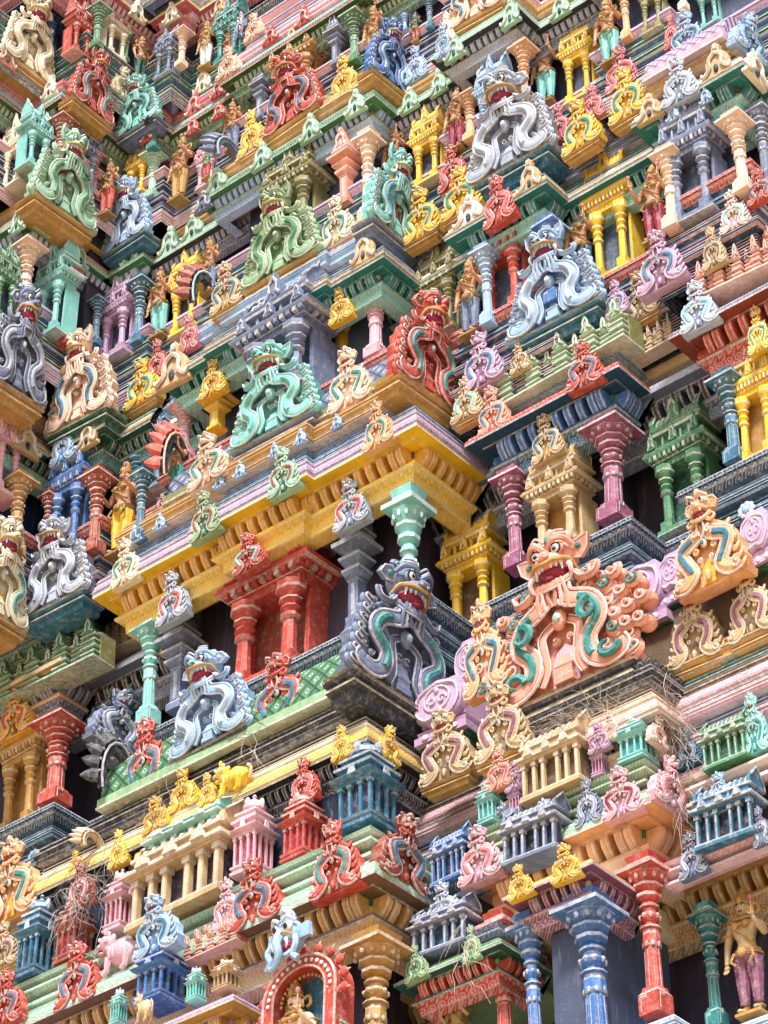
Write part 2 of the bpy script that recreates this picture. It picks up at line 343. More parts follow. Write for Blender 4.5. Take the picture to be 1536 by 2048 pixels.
plinth([(-12, -2.2), (-6.2, -2.2), (-6.2, .55), (-5.2, .55), (-5.2, .85), (-4.1, .85), (-4.1, .45), (-.3, .45), (-.3, 1.0), (.42, 1.0), (.42, .75), (2.0, .75), (2.0, 1.1), (3.4, 1.1), (3.4, .6), (4.85, .6), (4.85, 1.2), (8, 1.2)], 24.82, 23.5, 'red', 'azure', 'navy', 'slate', s=.85)
# ---- storey 3
bay(U(-3.81, -.64, .6, 1.2), 29.5, .6, .62, ('green', 'green', 'mint', 'gold', 'gold', 'sky', 'sky'))
bay(U(.3, 1.74, .61, 1.2), 29.5, .6, .62, ('char', 'mint', 'mint', 'gold', 'gold', 'gray', 'gray'))
bay(U(2.5, 3.83, .7, 2.6), 29.5, .6, .6, ('teal', 'lime', 'mint', 'pink', 'gold', 'teal', 'slate'))
bay([(-12, -.74), (-5.78, -.74), (-5.78, 1.2)], 29.5, .6, .66, ('green', 'lime', 'coral', 'brown', 'gold', 'ice', 'slate'))
bay(U(-5.9, -5.07, .86, 1.2), 29.5, .58, .6, ('green', 'green', 'coral', 'coral', 'gold', 'ice', 'char'))
bay([(-5.2, 1.07), (8, 1.07)], 29.49, .58, .62, ('char', 'mint', 'mint', 'gold', 'gold', 'gray', 'slate'))
for a, b, y, h, m in ((-3.81, -.64, .6, .6, 'gold'), (.3, 1.74, .61, .6, 'gold'), (2.5, 3.83, .7, .58, 'gold'), (-12, -5.78, -.74, .64, 'gold'), (-12, -5.07, .86, .58, 'gold')): bank(a, b, y, .6, 29.5, h, m)
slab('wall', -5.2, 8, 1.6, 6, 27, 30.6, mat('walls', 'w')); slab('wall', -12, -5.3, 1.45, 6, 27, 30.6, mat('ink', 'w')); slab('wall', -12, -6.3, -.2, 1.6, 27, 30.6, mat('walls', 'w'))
body(-3.81, -.64, .6, 1.7, .52, 28.2, 29.45, 'walls'); body(.3, 1.74, .61, 1.7, .5, 28.2, 29.45, 'walls'); body(2.5, 3.83, .7, 1.7, .5, 28.2, 29.45, 'walls')
plinth([(-12, -.55), (-5.85, -.55), (-5.85, 1.05), (-5.3, 1.05), (-5.3, .98), (-5.0, .98), (-5.0, 1.15), (-3.8, 1.15), (-3.8, .75), (-.7, .75), (-.7, 1.2), (.3, 1.2), (.3, .8), (1.65, .8), (1.65, 1.3), (2.6, 1.3), (2.6, .9), (3.8, .9), (3.8, 1.5), (8, 1.5)], 28.3, 27.1, 'lilac', 'green', 'azure', 'walls', s=.8)
# ---- storey 4
OL = ('olive', 'turq', 'pink', 'rose', 'pink', 'lime', 'lime')
bay(U(-3.62, -.93, .75, 1.3), 31.81, .5, .6, ('dgreen', 'rust', 'turq', 'pink', 'pink', 'lime', 'green'))
bay([(-12, -2.2), (-6.15, -2.2), (-6.15, -.54), (-5.5, -.54), (-5.5, 1.2)], 31.81, .5, .6, ('dgreen', 'rust', 'turq', 'pink', 'rose', 'lime', 'green'))
bay(U(-5.55, -4.78, .74, 1.2), 31.81, .48, .58, ('dgreen', 'rust', 'turq', 'pink', 'rose', 'lime', 'green'))
bay([(-5, 1.0), (6, 1.0)], 31.8, .48, .58, ('dgreen', 'rust', 'turq', 'pink', 'rose', 'lime', 'green'))
bay(U(.2, 1.6, .8, 1.3), 31.81, .5, .6, ('green', 'coral', 'sky', 'sky', 'pink', 'teal', 'sky'))
for a, b, y, h, m in ((-3.62, -.93, .75, .58, 'rose'), (-12, -6.15, -2.2, .58, 'rose'), (-12, -5.5, -.54, .56, 'rose'), (-5.55, -4.78, .74, .56, 'rose'), (.2, 1.6, .8, .58, 'rose')): bank(a, b, y, .5, 31.81, h, m)
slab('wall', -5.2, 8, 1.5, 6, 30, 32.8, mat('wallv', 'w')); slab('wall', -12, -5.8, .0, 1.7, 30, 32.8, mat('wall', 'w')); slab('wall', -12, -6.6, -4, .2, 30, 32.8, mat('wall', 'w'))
body(-3.62, -.93, .75, 1.6, .4, 31, 31.8, 'wallv'); body(.2, 1.6, .8, 1.6, .4, 31, 31.8, 'wallv')
plinth([(-12, -2.1), (-6.2, -2.1), (-6.2, -.45), (-5.55, -.45), (-5.55, .9), (-4.8, .9), (-4.8, 1.15), (-3.6, 1.15), (-3.6, .9), (-.95, .9), (-.95, 1.2), (.2, 1.2), (.2, .95), (1.6, .95), (1.6, 1.3), (6, 1.3)], 31.12, 30.05, 'pink', 'azure', 'navy', 'slate', s=.75)
# ---- storey 5 and what shows above it
bay([(-12, -1.2), (-5.6, -1.2), (-5.6, -.2), (-5.2, -.2), (-5.2, 1.1)], 34.25, .55, .45, ('rose', 'yel', 'gold', 'navy', 'navy', 'pink', 'rose'))
bay(U(-5.3, -4.45, .8, 1.2), 34.25, .55, .45, ('rose', 'yel', 'gold', 'navy', 'navy', 'pink', 'rose'))
bay([(-5.3, 1.1), (4, 1.1)], 34.24, .5, .4, ('rose', 'yel', 'gold', 'navy', 'navy', 'pink', 'rose'))
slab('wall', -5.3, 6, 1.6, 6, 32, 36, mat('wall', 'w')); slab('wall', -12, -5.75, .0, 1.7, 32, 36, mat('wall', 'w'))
plinth([(-12, -1.6), (-6.0, -1.6), (-6.0, -.3), (-5.35, -.3), (-5.35, .75), (-4.6, .75), (-4.6, 1.15), (-3.4, 1.15), (-3.4, .95), (-1.0, .95), (-1.0, 1.2), (6, 1.2)], 33.3, 32.2, 'char', 'green', 'azure', 'navy', s=.75)
plinth([(-3.3, 1.3), (-3.3, .9), (.2, .9), (.2, 1.3)], 32.95, 32.3, 'pink', 'sky', 'pink', 'coral', s=.6)
plinth([(-12, -.6), (-5.3, -.6), (-5.3, .6), (-4.5, .6), (-4.5, 1.15), (4, 1.15)], 35.3, 34.4, 'azure', 'pink', 'navy', 'navy', s=.7)
# ---- storey 0 (the lowest one)
bay([(-9, .9), (-9, -.9), (.62, -.9), (.62, .9)], 16.55, 1, .75, ('brown', 'mint', 'mint', 'forest', 'mint', 'gold', 'tan'), False)
bay(U(1.1, 3.45, -.18, 1.0), 16.55, 1, .75, ('orange', 'mint', 'lime', 'green', 'green', 'orange', 'peach'), False)
bay([(-9, .62), (9, .62)], 16.1, .9, .75, ('gold', 'lilac', 'pink', 'slate', 'azure', 'gold', 'gold'), False)
bay(U(2.03, 3.1, -.7, .2), 15.77, .62, .33, ('plum', 'cream', 'yel', 'brown', 'gold', 'plum', 'plum'), False)
bay(U(.35, 1.7, -.3, .5), 15.62, .6, .33, ('forest', 'lime', 'green', 'green', 'green', 'red', 'red'), False)
bay(U(-5, -.86, -1.3, -.5), 15.5, .8, .4, ('gold', 'lilac', 'lilac', 'lilac', 'gold', 'gold', 'yel'), False)
bank(-9, .62, -.9, 1, 16.55, .46, 'forest'); bank(1.1, 3.45, -.18, 1, 16.55, .46, 'green')
bank(2.03, 3.1, -.7, .62, 15.77, .2, 'cream'); bank(.35, 1.7, -.3, .6, 15.62, .2, 'lime'); bank(-5, -.86, -1.3, .8, 15.5, .24, 'lilac')
slab('wall', -9, 9, 1.2, 6, 12, 20, mat('wall', 'w'))
body(-9, .62, -.9, 1.3, .95, 12.5, 16.5, 'wall'); body(1.1, 3.45, -.18, 1.3, .95, 12.5, 16.5, 'wall')
slab('wall', 2.33, 2.8, -.35, .9, 12.5, 15.7, mat('walls', 'w'))
plinth([(-9, -.8), (.5, -.8), (.5, .45), (2.9, .45), (2.9, -.05), (3.45, -.05), (3.45, .5), (9, .5)], 14.35, 13.2, 'sky', 'azure', 'navy', 'slate')
second([(-9, .6), (-9, -.82), (.5, -.82), (.5, .6)], 16.84, .4, 'mint', 'forest', 'forest'); slab('terrace', -9, .35, -.6, 1, 16.8, 17.235, mat('forest', 'w'))
second(U(1.2, 3.4, -.15, .9), 16.84, .3, 'lime', 'green', 'forest'); slab('terrace', 1.35, 3.25, .05, 1, 16.8, 17.13, mat('green', 'w'))
second([(3.3, .2), (9, .2)], 16.6, .4, 'pale', 'brown', 'brown'); second([(3.3, .12), (9, .12)], 15.8, .3, 'pink', 'lilac', 'lilac')
second([(.5, -.1), (1.3, -.1)], 16.5, .3, 'azure', 'navy', 'navy'); second(U(.5, 1.6, -.2, .6), 15.75, .24, 'slate', 'char', 'char')
# ---- upper half of its deep parapet
bay(U(-4.9, .27, -.6, 1.0), 18.42, .62, .8, ('black', 'yel', 'cream', 'black', 'black', 'char', 'char'))
bay(U(1.35, 3.55, -.1, 1.0), 17.6, .6, .75, ('pale', 'pale', 'peach', 'brown', 'black', 'brown', 'peach'))
bay([(-9, .45), (9, .45)], 17.9, .6, .8, ('forest', 'pink', 'brown', 'teal', 'gold', 'teal', 'teal'))
second([(-9, .35), (9, .35)], 16.95, .95, 'pink', 'azure', 'slate')
bank(-4.9, .27, -.6, .6, 18.42, .78, 'black'); bank(1.35, 3.55, -.1, .6, 17.6, .73, 'black')
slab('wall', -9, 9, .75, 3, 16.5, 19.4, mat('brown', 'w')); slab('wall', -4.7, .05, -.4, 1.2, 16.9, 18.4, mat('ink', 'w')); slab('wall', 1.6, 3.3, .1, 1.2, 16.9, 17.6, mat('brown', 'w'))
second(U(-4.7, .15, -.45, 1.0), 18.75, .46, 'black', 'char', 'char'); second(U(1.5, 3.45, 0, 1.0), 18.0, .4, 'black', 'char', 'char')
# the solid core of the tower
slab('core', -12, 8, 2.05, 9, 12, 44, mat('wall', 'w')); slab('core', -12, -5.9, .6, 3, 28, 44, mat('wall', 'w')); slab('core', -12, -6.9, -3.2, 3, 24, 40, mat('wall', 'w'))
# the ground in front of the tower
g = MB(); g.box(-400, 400, -400, 400, -.2, 0)
go = g.build('ground', [mat('tan', 'w')], None, 0); go['kind'] = 'structure'
slab('wall', -9, 9, 0.6, 6, 0, 12.6, mat('tan', 'w'))
# ================================================================== KINDS OF THINGS (unit meshes, front towards -y, base at z = 0)
# slots: 0 main  1 main lightened  2 accent  3 accent lightened  4 dark hollow  5 ivory  6 pupil  7 mouth  8 gold lip
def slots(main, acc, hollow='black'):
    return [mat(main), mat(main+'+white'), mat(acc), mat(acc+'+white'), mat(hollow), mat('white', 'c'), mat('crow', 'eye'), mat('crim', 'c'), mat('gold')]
DEF = ['white']*9
def spline(pts, n=5):
    out = []; P = [Vector(p) for p in pts]
    for i in range(len(P)-1):
        a, b, c, d = P[max(i-1, 0)], P[i], P[i+1], P[min(i+2, len(P)-1)]
        for k in range(n):
            t = k/n; out.append(.5*((2*b)+(c-a)*t+(2*a-5*b+4*c-d)*t*t+(3*b-a-3*c+d)*t*t*t))
    out.append(P[-1]); return out
def curl(mb, c, r, s, m, y, turns=1.1, rad=.028, a0=0):
    pts = []
    for i in range(12):
        t = i/11; a = a0+s*t*turns*2*math.pi; q = r*(1-.8*t); pts.append((c[0]+q*math.cos(a), y-.03*t, c[1]+q*math.sin(a)))
    mb.tube(pts, [rad*(1-.5*i/11) for i in range(12)], 5, m)
MESH = {}
def finish(kind, parts):
    "parts: list of (name, MB, parent index or None, label)"
    MESH[kind] = [(n, mb.mesh(kind+'_'+n, DEF), p) for n, mb, p in parts]
# ---------- big lion-faced gable, 1 wide, ~1.25 high, on its own moulded pedestal
def inside(pt, poly):
    x, z = pt; c = False
    for i in range(len(poly)):
        (x1, z1), (x2, z2) = poly[i], poly[i-1]
        if (z1 > z) != (z2 > z) and x < (x2-x1)*(z-z1)/(z2-z1)+x1: c = not c
    return c
def pedestal(mb, w=.5, d=.3, y0=-.05, hh=.3):
    pr = [(0, 0), (.03, -.015), (.03, -.05), (.0, -.06), (.015, -.09), (.05, -.1), (.05, -.13), (.03, -.14), (.03, -.17), (.09, -.19), (.10, -.3)]
    ms = [1, 0, 1, 0, 0, 1, 0, 1, 0, 0]; vs = []; fs = []; mm = []
    for a, z in pr:
        z = z*hh/.3; a = .03-a; vs += [(-w-a, y0-a, z), (w+a, y0-a, z), (w+a, d, z), (-w-a, d, z)]
    for i in range(len(pr)-1):
        for q in range(4): fs.append((i*4+(q+1) % 4, i*4+q, i*4+4+q, i*4+4+(q+1) % 4)); mm.append(ms[i])
    fs += [(0, 1, 2, 3), tuple(len(pr)*4-4+q for q in (3, 2, 1, 0))]; mm += [0, 0]; mb.add(vs, fs, mm)
def lion(kind, arms=False, seed=1):
    rnd = random.Random(seed); B = MB(); F = MB(); V = seed % 3
    wv = (1, .94, 1.06)[V]
    half = [(.50, 0), (.52, .07), (.47, .12), (.50, .2), (.46, .29), (.49, .38), (.43, .46), (.44, .55), (.36, .63), (.33, .72), (.2, .80), (.12, .84)]
    out = [(-x, z) for x, z in half][::-1]; out = half+out
    B.prism([(x, z) for x, z in out], .0, .14, 0, ms=0, bev=.035)
    def serp(p, r, acc):
        B.tube(p, [r*(.8+.3*math.sin(i/len(p)*3.1)) for i in range(len(p))], 8, 0, flat=.75)
        if acc: B.tube([(v.x, v.y-r*.72, v.z) for v in p[len(p)//5:-len(p)//3]], r*.5, 6, 2)
        for sg in (-1, 1):
            q = []
            for i, v in enumerate(p):
                t = (p[min(i+1, len(p)-1)]-p[max(i-1, 0)]).normalized(); nn = Vector((t.z, 0, -t.x)); q.append(v+nn*sg*r*1.08+Vector((0, -.02, 0)))
            B.tube(q, r*.24, 5, 1)
    used = []
    for s in (-1, 1):
        for i in range(7):                                          # leafy flames along both flanks
            z = .05+i*.105; x = s*(.48-.026*i); r = .07
            B.tube(spline([(x-s*.08, .02, z-.01), (x, -.02, z-.03), (x+s*.08*wv, -.03, z+.005), (x+s*.07*wv, -.03, z+.06)], 3), [.05, .055, .058, .058, .05, .045, .036, .028, .02, .01], 6, 0)
            B.tube(spline([(x-s*.06, -.05, z), (x+s*.02, -.08, z-.02), (x+s*.08*wv, -.07, z+.02), (x+s*.05, -.07, z+.055), (x+s*.01, -.08, z+.03)], 3), .011, 4, 1)
            if i % 2 == V % 2: B.ell((x+s*.03, -.075, z+.008), (.02, .02, .02), 2, n=6, k=4)
        k = (.0, .03, -.02)[V]
        p = spline([(s*.05, -.13, .78), (s*.09, -.15, .62), (s*(.25+k), -.12, .54), (s*(.31+k), -.1, .40), (s*.22, -.09, .27), (s*.23, -.08, .14), (s*.33, -.08, .06), (s*.45, -.07, .09), (s*.43, -.07, .15)], 5)
        serp(p, .056, True); used += [(v.x, v.z) for v in p]
        p = spline([(s*.05, -.06, .50), (s*.14, -.08, .42), (s*.13, -.08, .28), (s*.12, -.07, .16), (s*.17, -.07, .05)], 4)
        serp(p, .026, False); used += [(v.x, v.z) for v in p]
        for v in used[-1:]: pass
    pts = []
    for t in range(700):                                            # the ground between them is filled with small scrolls
        c = (rnd.uniform(.04, .5), rnd.uniform(.04, .8)); r = rnd.uniform(.028, .048)
        if not inside(c, out) or (c[0] < .11 and c[1] < .34): continue
        if any((c[0]-abs(u[0]))**2+(c[1]-u[1])**2 < (r+.05)**2 for u in used) or any((c[0]-u[0])**2+(c[1]-u[1])**2 < (r+u[2])**2 for u in pts): continue
        pts.append((*c, r))
    for x, z, r in pts:
        for s in (-1, 1):
            a0 = rnd.uniform(0, 6); sg = rnd.choice((-1, 1)); curl(B, (s*x, z), r, s*sg, 0, -.035, rad=r*.46, a0=a0); curl(B, (s*x, z), r*.85, s*sg, 1, -.058, rad=r*.17, a0=a0)
    B.prism([(.10, .03), (.10, .2), (.07, .29), (0, .34), (-.07, .29), (-.10, .2), (-.10, .03)], -.035, .01, 4)
    B.sq([(.075, .03), (.075, .08), (.06, .09), (.06, .15), (.075, .16), (.045, .2), (.03, .25)], [0, 1, 0, 1, 0, 0], cy=-.04, sy=.6)
    B.ell((0, -.1, .5), (.055, .05, .085), 0); B.ell((0, -.145, .5), (.03, .025, .04), 3)
    for s in (-1, 1): B.tube([(s*.5, -.045, .0), (0, -.045, .0)], .02, 6, 1)
    if arms:                                                        # a wide fan of extra swirling arms
        for i in range(11):
            a = math.pi*(-.09+.118*i)
            for k in range(3):
                r0 = .36+.10*k; c = (r0*1.12*math.cos(a), .36+r0*.78*math.sin(a)); sg = 1 if i > 5 else -1
                B.ell((c[0], .02, c[1]), (.065, .08, .065), 0, n=8, k=5)
                curl(B, c, .055, sg, 0, -.05-.02*k, rad=.03, a0=a); curl(B, c, .045, sg, (2 if (i+k) % 4 == 0 else 1), -.085-.02*k, rad=.013, a0=a)
        for s in (-1, 1):
            curl(B, (s*.27, .44), .1, s, 2, -.17, rad=.034, a0=1.6, turns=.8); curl(B, (s*.36, .12), .09, -s, 2, -.13, rad=.03, a0=0, turns=.8)
    # ---- head, tipped forward over the gable
    H = Matrix.Translation((0, -.10, .93)) @ Matrix.Rotation(R_(14), 4, 'X') @ Matrix.Scale((.84, .9, .8)[V], 4)
    F.ell((0, .02, .06), (.20, .16, .17), 0, H, 12, 8)
    F.ell((0, -.13, .02), (.13, .11, .075), 0, H, 10, 6)            # muzzle
    F.ell((0, -.23, .05), (.055, .045, .045), 0, H); F.ell((-.035, -.26, .035), (.02, .02, .016), 4, H, 6, 4); F.ell((.035, -.26, .035), (.02, .02, .016), 4, H, 6, 4)
    lip = spline([(-.19, -.05, -.1), (-.17, -.12, -.02), (-.09, -.22, .0), (0, -.255, -.015), (.09, -.22, .0), (.17, -.12, -.02), (.19, -.05, -.1)], 4)
    F.tube(lip, .018, 6, 8, H)
    F.ell((0, -.08, -.09), (.14, .12, (.07, .09, .08)[V]), 7, H, 10, 6)
    jz = (.0, -.02, .02)[V]
    jaw = spline([(-.17, -.02, -.1), (-.14, -.12, -.17+jz), (0, -.2, -.21+jz), (.14, -.12, -.17+jz), (.17, -.02, -.1)], 4)
    F.tube(jaw, .03, 6, 0, H); F.tube([v+Vector((0, -.02, -.033)) for v in jaw], .014, 5, 1, H)
    F.ell((0, -.14, -.14), (.055, .09, .03), 7, H)
    for i in range(-3, 4):
        if i: F.tube([(i*.038, -.215+abs(i)*.022, -.02), (i*.04, -.22+abs(i)*.022, -.06-(.035 if abs(i) == 3 else 0))], [.018, .006], 5, 5, H)
        F.tube([(i*.036, -.175+abs(i)*.016, -.18+jz), (i*.036, -.17+abs(i)*.016, -.145+jz)], [.014, .006], 5, 5, H)
    for s in (-1, 1):
        if V != 1: F.tube(spline([(s*.15, -.1, -.04), (s*.19, -.15, -.1), (s*.18, -.14, -.18), (s*.13, -.13, -.22)], 4), [.028-.0015*i for i in range(13)], 6, 1, H)
        F.tube(spline([(s*.02, -.16, .12), (s*.08, -.19, .18), (s*.16, -.13, .17), (s*.2, -.06, .1)], 4), .024, 6, 0, H)
        F.tube(spline([(s*.03, -.15, .16), (s*.09, -.17, .22), (s*.17, -.11, .21)], 4), .012, 5, 1, H); F.tube(spline([(s*.02, -.13, .2), (s*.08, -.14, .26), (s*.15, -.09, .25)], 4), .012, 5, 1, H)
        F.ell((s*.09, -.135, .1), (.062, .05, .062), 0, H)
        if V == 0: ear = [(s*.15, .0), (s*.24, -.02), (s*.31, .05), (s*.33, .16), (s*.26, .15), (s*.2, .14), (s*.14, .11)]
        elif V == 1: ear = [(s*.15, .03), (s*.26, .0), (s*.34, .04), (s*.30, .12), (s*.22, .15), (s*.14, .12)]
        else: ear = [(s*.12, .1), (s*.22, .06), (s*.27, .16), (s*.26, .30), (s*.2, .26), (s*.13, .2)]
        F.prism(ear if s > 0 else ear[::-1], -.03, .03, 0, H, bev=.015); ex = sum(e[0] for e in ear)/len(ear); ez = sum(e[1] for e in ear)/len(ear)
        F.ell((ex, -.035, ez), (.03, .018, .03), 2, H); F.tube([(a, -.03, b) for a, b in ear], .01, 5, 1, H)
        curl(F, (s*.08, 1.14), .05, s, 0, -.08, rad=.03, a0=math.pi); curl(F, (s*.08, 1.14), .04, s, 1, -.11, rad=.011, a0=math.pi)
        F.tube(spline([(s*.15, -.13, .80), (s*.22, -.15, .72), (s*.30, -.13, .73), (s*.33, -.12, .80), (s*.28, -.13, .82)], 4), [.03, .03, .032, .032, .032, .03, .03, .028, .026, .024, .022, .02, .018, .016, .014, .012, .01], 6, 0)
        F.tube(spline([(s*.15, -.165, .80), (s*.22, -.185, .72), (s*.30, -.165, .73), (s*.33, -.155, .80)], 4), .009, 4, 1)
        for k in range(3): F.tube(spline([(s*(.02+.03*k), -.21, .76), (s*(.03+.04*k), -.2, .66), (s*(.01+.05*k), -.17, .58-.02*k)], 3), .014, 5, 1 if k % 2 else 0)
    F.ell((0, -.02, .2), (.06, .08, .1 if V else .14), 0, H); F.ell((0, -.1, .22), (.03, .03, .04), 2, H)
    for i in range(4): F.tube([(-.03+.02*i, -.1, .17), (-.06+.04*i, -.05, .28)], [.014, .006], 5, 1, H)
    E1 = []
    for s in (-1, 1):
        e = MB(); e.ell((s*.09, -.163, .1), (.04, .032, .04), 5, H, 10, 7); e.ell((s*.09, -.19, .098), (.02, .012, .022), 6, H, 10, 6); e.ell((s*.09, -.2, .104), (.006, .004, .006), 5, H, 6, 4)
        e.tube([(s*.09+.046*math.cos(a), -.168, .1+.046*math.sin(a)) for a in [i*math.pi/5 for i in range(11)]], .008, 5, 6, H)
        E1.append(e)
    D = MB(); pedestal(D, hh=.19)
    finish(kind, [('gable', B, None), ('face', F, None), ('eye', E1[0], 1), ('eye', E1[1], 1), ('pedestal', D, None)])
lion('lion', seed=3); lion('lion2', seed=4); lion('lion3', seed=5); lion('lionarms', True, seed=6)
# ---------- medium horseshoe gable with a small lion head
def nasi(kind='nasi', V=0):
    rnd = random.Random(V); B = MB(); F = MB()
    half = [(.5, 0), (.52, .08), (.44, .14), (.47, .24), (.41, .34), (.42, .46), (.33, .56), (.30, .66), (.18, .74), (.10, .80)]
    out = half+[(-x, z) for x, z in half][::-1]
    B.prism(out, 0, .22, 0, bev=.03)
    used = []
    for s in (-1, 1):
        kx = (.30, .27, .33)[V]
        p = spline([(s*.05, -.05, .72), (s*.1, -.07, .58), (s*kx, -.06, .47), (s*.27, -.05, .30), (s*.20, -.05, .17), (s*.32, -.05, .07), (s*.46, -.04, .10)], 4)
        used += [(v.x, v.z) for v in p]
        B.tube(p, [.07+.018*math.sin(i/len(p)*3.1) for i in range(len(p))], 7, 0, flat=.7)
        B.tube([(v.x, v.y-.04, v.z) for v in p[5:17]], .045, 6, 2, flat=.8)
        for sg in (-1, 1):
            q = []
            for i, v in enumerate(p):
                t = (p[min(i+1, len(p)-1)]-p[max(i-1, 0)]).normalized(); nn = Vector((t.z, 0, -t.x)); q.append(v+nn*sg*.08+Vector((0, -.02, 0)))
            B.tube(q, .02, 5, 1)
        for i in range(6):
            z = .08+i*.11; x = s*(.46-.035*i); B.tube(spline([(x-s*.06, .0, z), (x+s*.03, -.03, z-.02), (x+s*.07, -.02, z+.05)], 3), [.05, .05, .048, .04, .03, .022, .012], 5, 0); B.tube([(x-s*.03, -.05, z), (x+s*.04, -.05, z), (x+s*.05, -.03, z+.04)], .012, 4, 1)
        curl(B, (s*.41, .08), .06, -s, 1, -.08, rad=.022, a0=0); curl(B, (s*.1, .60), .05, s, 1, -.12, rad=.02, a0=1); curl(B, (s*.12, .42), .045, -s, 0, -.06, rad=.026, a0=2); curl(B, (s*.09, .3), .035, s, 1, -.06, rad=.014, a0=2)
    B.prism([(.09, .02), (.09, .2), (0, .31), (-.09, .2), (-.09, .02)], -.03, .01, 4)
    B.ell((0, -.05, .1), (.045, .05, .07), 0); B.ell((0, -.09, .47), (.045, .04, .055), 1); B.ell((0, -.13, .47), (.024, .02, .03), 2)
    H = Matrix.Translation((0, -.05, .90)) @ Matrix.Rotation(R_(10), 4, 'X') @ Matrix.Scale((.92, .85, .95)[V], 4)
    F.ell((0, .02, .03), (.17, .14, (.15, .17, .14)[V]), 0, H, 10, 6); F.ell((0, -.11, .0), (.11, .09, .06), 0, H); F.tube(spline([(-.12, -.08, -.03), (0, -.2, .0), (.12, -.08, -.03)], 4), .02, 5, 1, H)
    F.ell((0, -.07, -.09), (.1, .09, .06), 7, H); F.tube(spline([(-.13, -.04, -.07), (-.1, -.12, -.14), (0, -.16, -.17), (.1, -.12, -.14), (.13, -.04, -.07)], 3), .028, 6, 0, H)
    F.ell((0, -.19, .02), (.035, .03, .03), 0, H)
    for s in (-1, 1):
        ear = [(s*.12, .0), (s*.2, -.03), (s*.24, .05), (s*.2, .11), (s*.11, .12)] if V != 1 else [(s*.1, .06), (s*.19, .04), (s*.23, .18), (s*.15, .17), (s*.08, .14)]
        F.prism(ear if s > 0 else ear[::-1], -.02, .04, 0, H); F.tube([(a, -.02, b) for a, b in ear], .013, 5, 1, H)
        F.ell((s*.08, -.12, .08), (.042, .035, .042), 5, H, 8, 5); F.ell((s*.08, -.152, .078), (.02, .012, .022), 6, H, 8, 5)
        F.tube(spline([(s*.02, -.14, .12), (s*.09, -.16, .15), (s*.15, -.09, .11)], 3), .018, 5, 1, H); F.tube([(s*.06, -.16, -.03), (s*.06, -.16, -.07)], [.016, .006], 5, 5, H)
        F.tube(spline([(s*.04, -.12, .78), (s*.14, -.12, .70), (s*.20, -.1, .75), (s*.16, -.1, .79)], 3), [.03, .03, .028, .026, .024, .02, .018, .015, .012, .01], 5, 0); F.tube(spline([(s*.02, -.15, .78), (s*.05, -.14, .66), (s*.03, -.12, .56)], 3), .014, 5, 1)
        curl(F, (s*.06, 1.06), .045, s, 0, -.05, rad=.028, a0=3)
    F.ell((0, -.05, .18), (.05, .06, (.06, .1, .08)[V]), 0, H)
    D = MB(); pedestal(D, .47, .2, -.03, .16)
    finish(kind, [('gable', B, None), ('face', F, None)]); finish(kind+'p', [('gable', B, None), ('face', F, None), ('pedestal', D, None)])
nasi(); nasi('nasi2', 1); nasi('nasi3', 2)
# ---------- small kudu gablet
def kudu():
    B = MB(); half = [(.5, 0), (.48, .12), (.34, .2), (.38, .45), (.26, .62), (.12, .72), (.14, .86), (0, 1)]
    B.prism(half+[(-x, z) for x, z in half[:-1]][::-1], 0, .16, 0, bev=.03)
    for s in (-1, 1): B.tube(spline([(0, -.05, .66), (s*.2, -.05, .5), (s*.2, -.05, .26), (s*.4, -.05, .08), (s*.47, -.04, .18)], 4), .055, 5, 1)
    B.ell((0, -.04, .82), (.07, .06, .09), 1); B.ell((0, -.03, .2), (.08, .05, .13), 4)
    finish('kudu', [('body', B, None)])
kudu()
# ---------- octagonal column, abacus 1 wide
def column():
    A = MB(); C = MB(); D = MB()
    C.sq([(.27, 0), (.27, .13)], 0); C.sq([(.272, .13), (.22, .15), (.19, .18)], [1, 0])
    for s in range(4):
        M = Matrix.Rotation(s*math.pi/2, 4, 'Z'); C.tube([(-.2, -.272, .02), (-.2, -.272, .11), (-.05, -.272, .11), (-.05, -.272, .15)], .014, 4, 1, M)
    C.lathe([(.19, .15), (.175, .42), (.18, .425), (.18, .44), (.21, .45), (.215, .455), (.205, .52), (.19, .55)], 8, [0, 1, 0, 1, 1, 0, 1])
    for s in range(8):
        M = Matrix.Rotation(s*math.pi/4, 4, 'Z'); C.tube([(.0, -.182, .17), (0, -.168, .42)], .010, 4, 1, M); C.ell((0, -.2, .455), (.05, .02, .02), 1, M, 6, 4)
    D.lathe([(.18, .55), (.25, .56), (.25, .57), (.17, .58), (.15, .6), (.21, .62), (.23, .64), (.21, .66), (.15, .675), (.16, .69), (.23, .70), (.24, .712), (.2, .72), (.17, .74)], 10, [0, 1, 0, 0, 0, 0, 0, 0, 1, 0, 1, 0, 0])
    for i in range(8): a = i*math.pi/4; D.ell((.21*math.cos(a), .21*math.sin(a), .64), (.055, .055, .02), 1, n=6, k=4)
    D.lathe([(.18, .74), (.29, .765), (.30, .785), (.2, .79), (.22, .80), (.35, .83), (.36, .845), (.27, .85), (.29, .86), (.44, .895), (.46, .91), (.46, .92), (.4, .925)], 8, [0, 1, 0, 1, 0, 1, 0, 1, 0, 0, 1, 0])
    for i in range(12): a = i*math.pi/6; D.ell((.40*math.cos(a), .40*math.sin(a), .885), (.05, .05, .022), 1, n=6, k=4)
    A.sq([(.4, .915), (.5, .93), (.5, .955), (.47, .96), (.3, .965), (.3, 1.0), (.34, 1.04)], [0, 1, 0, 0, 1, 0])
    finish('column', [('shaft', C, None), ('capital', D, None), ('abacus', A, None)])
column()
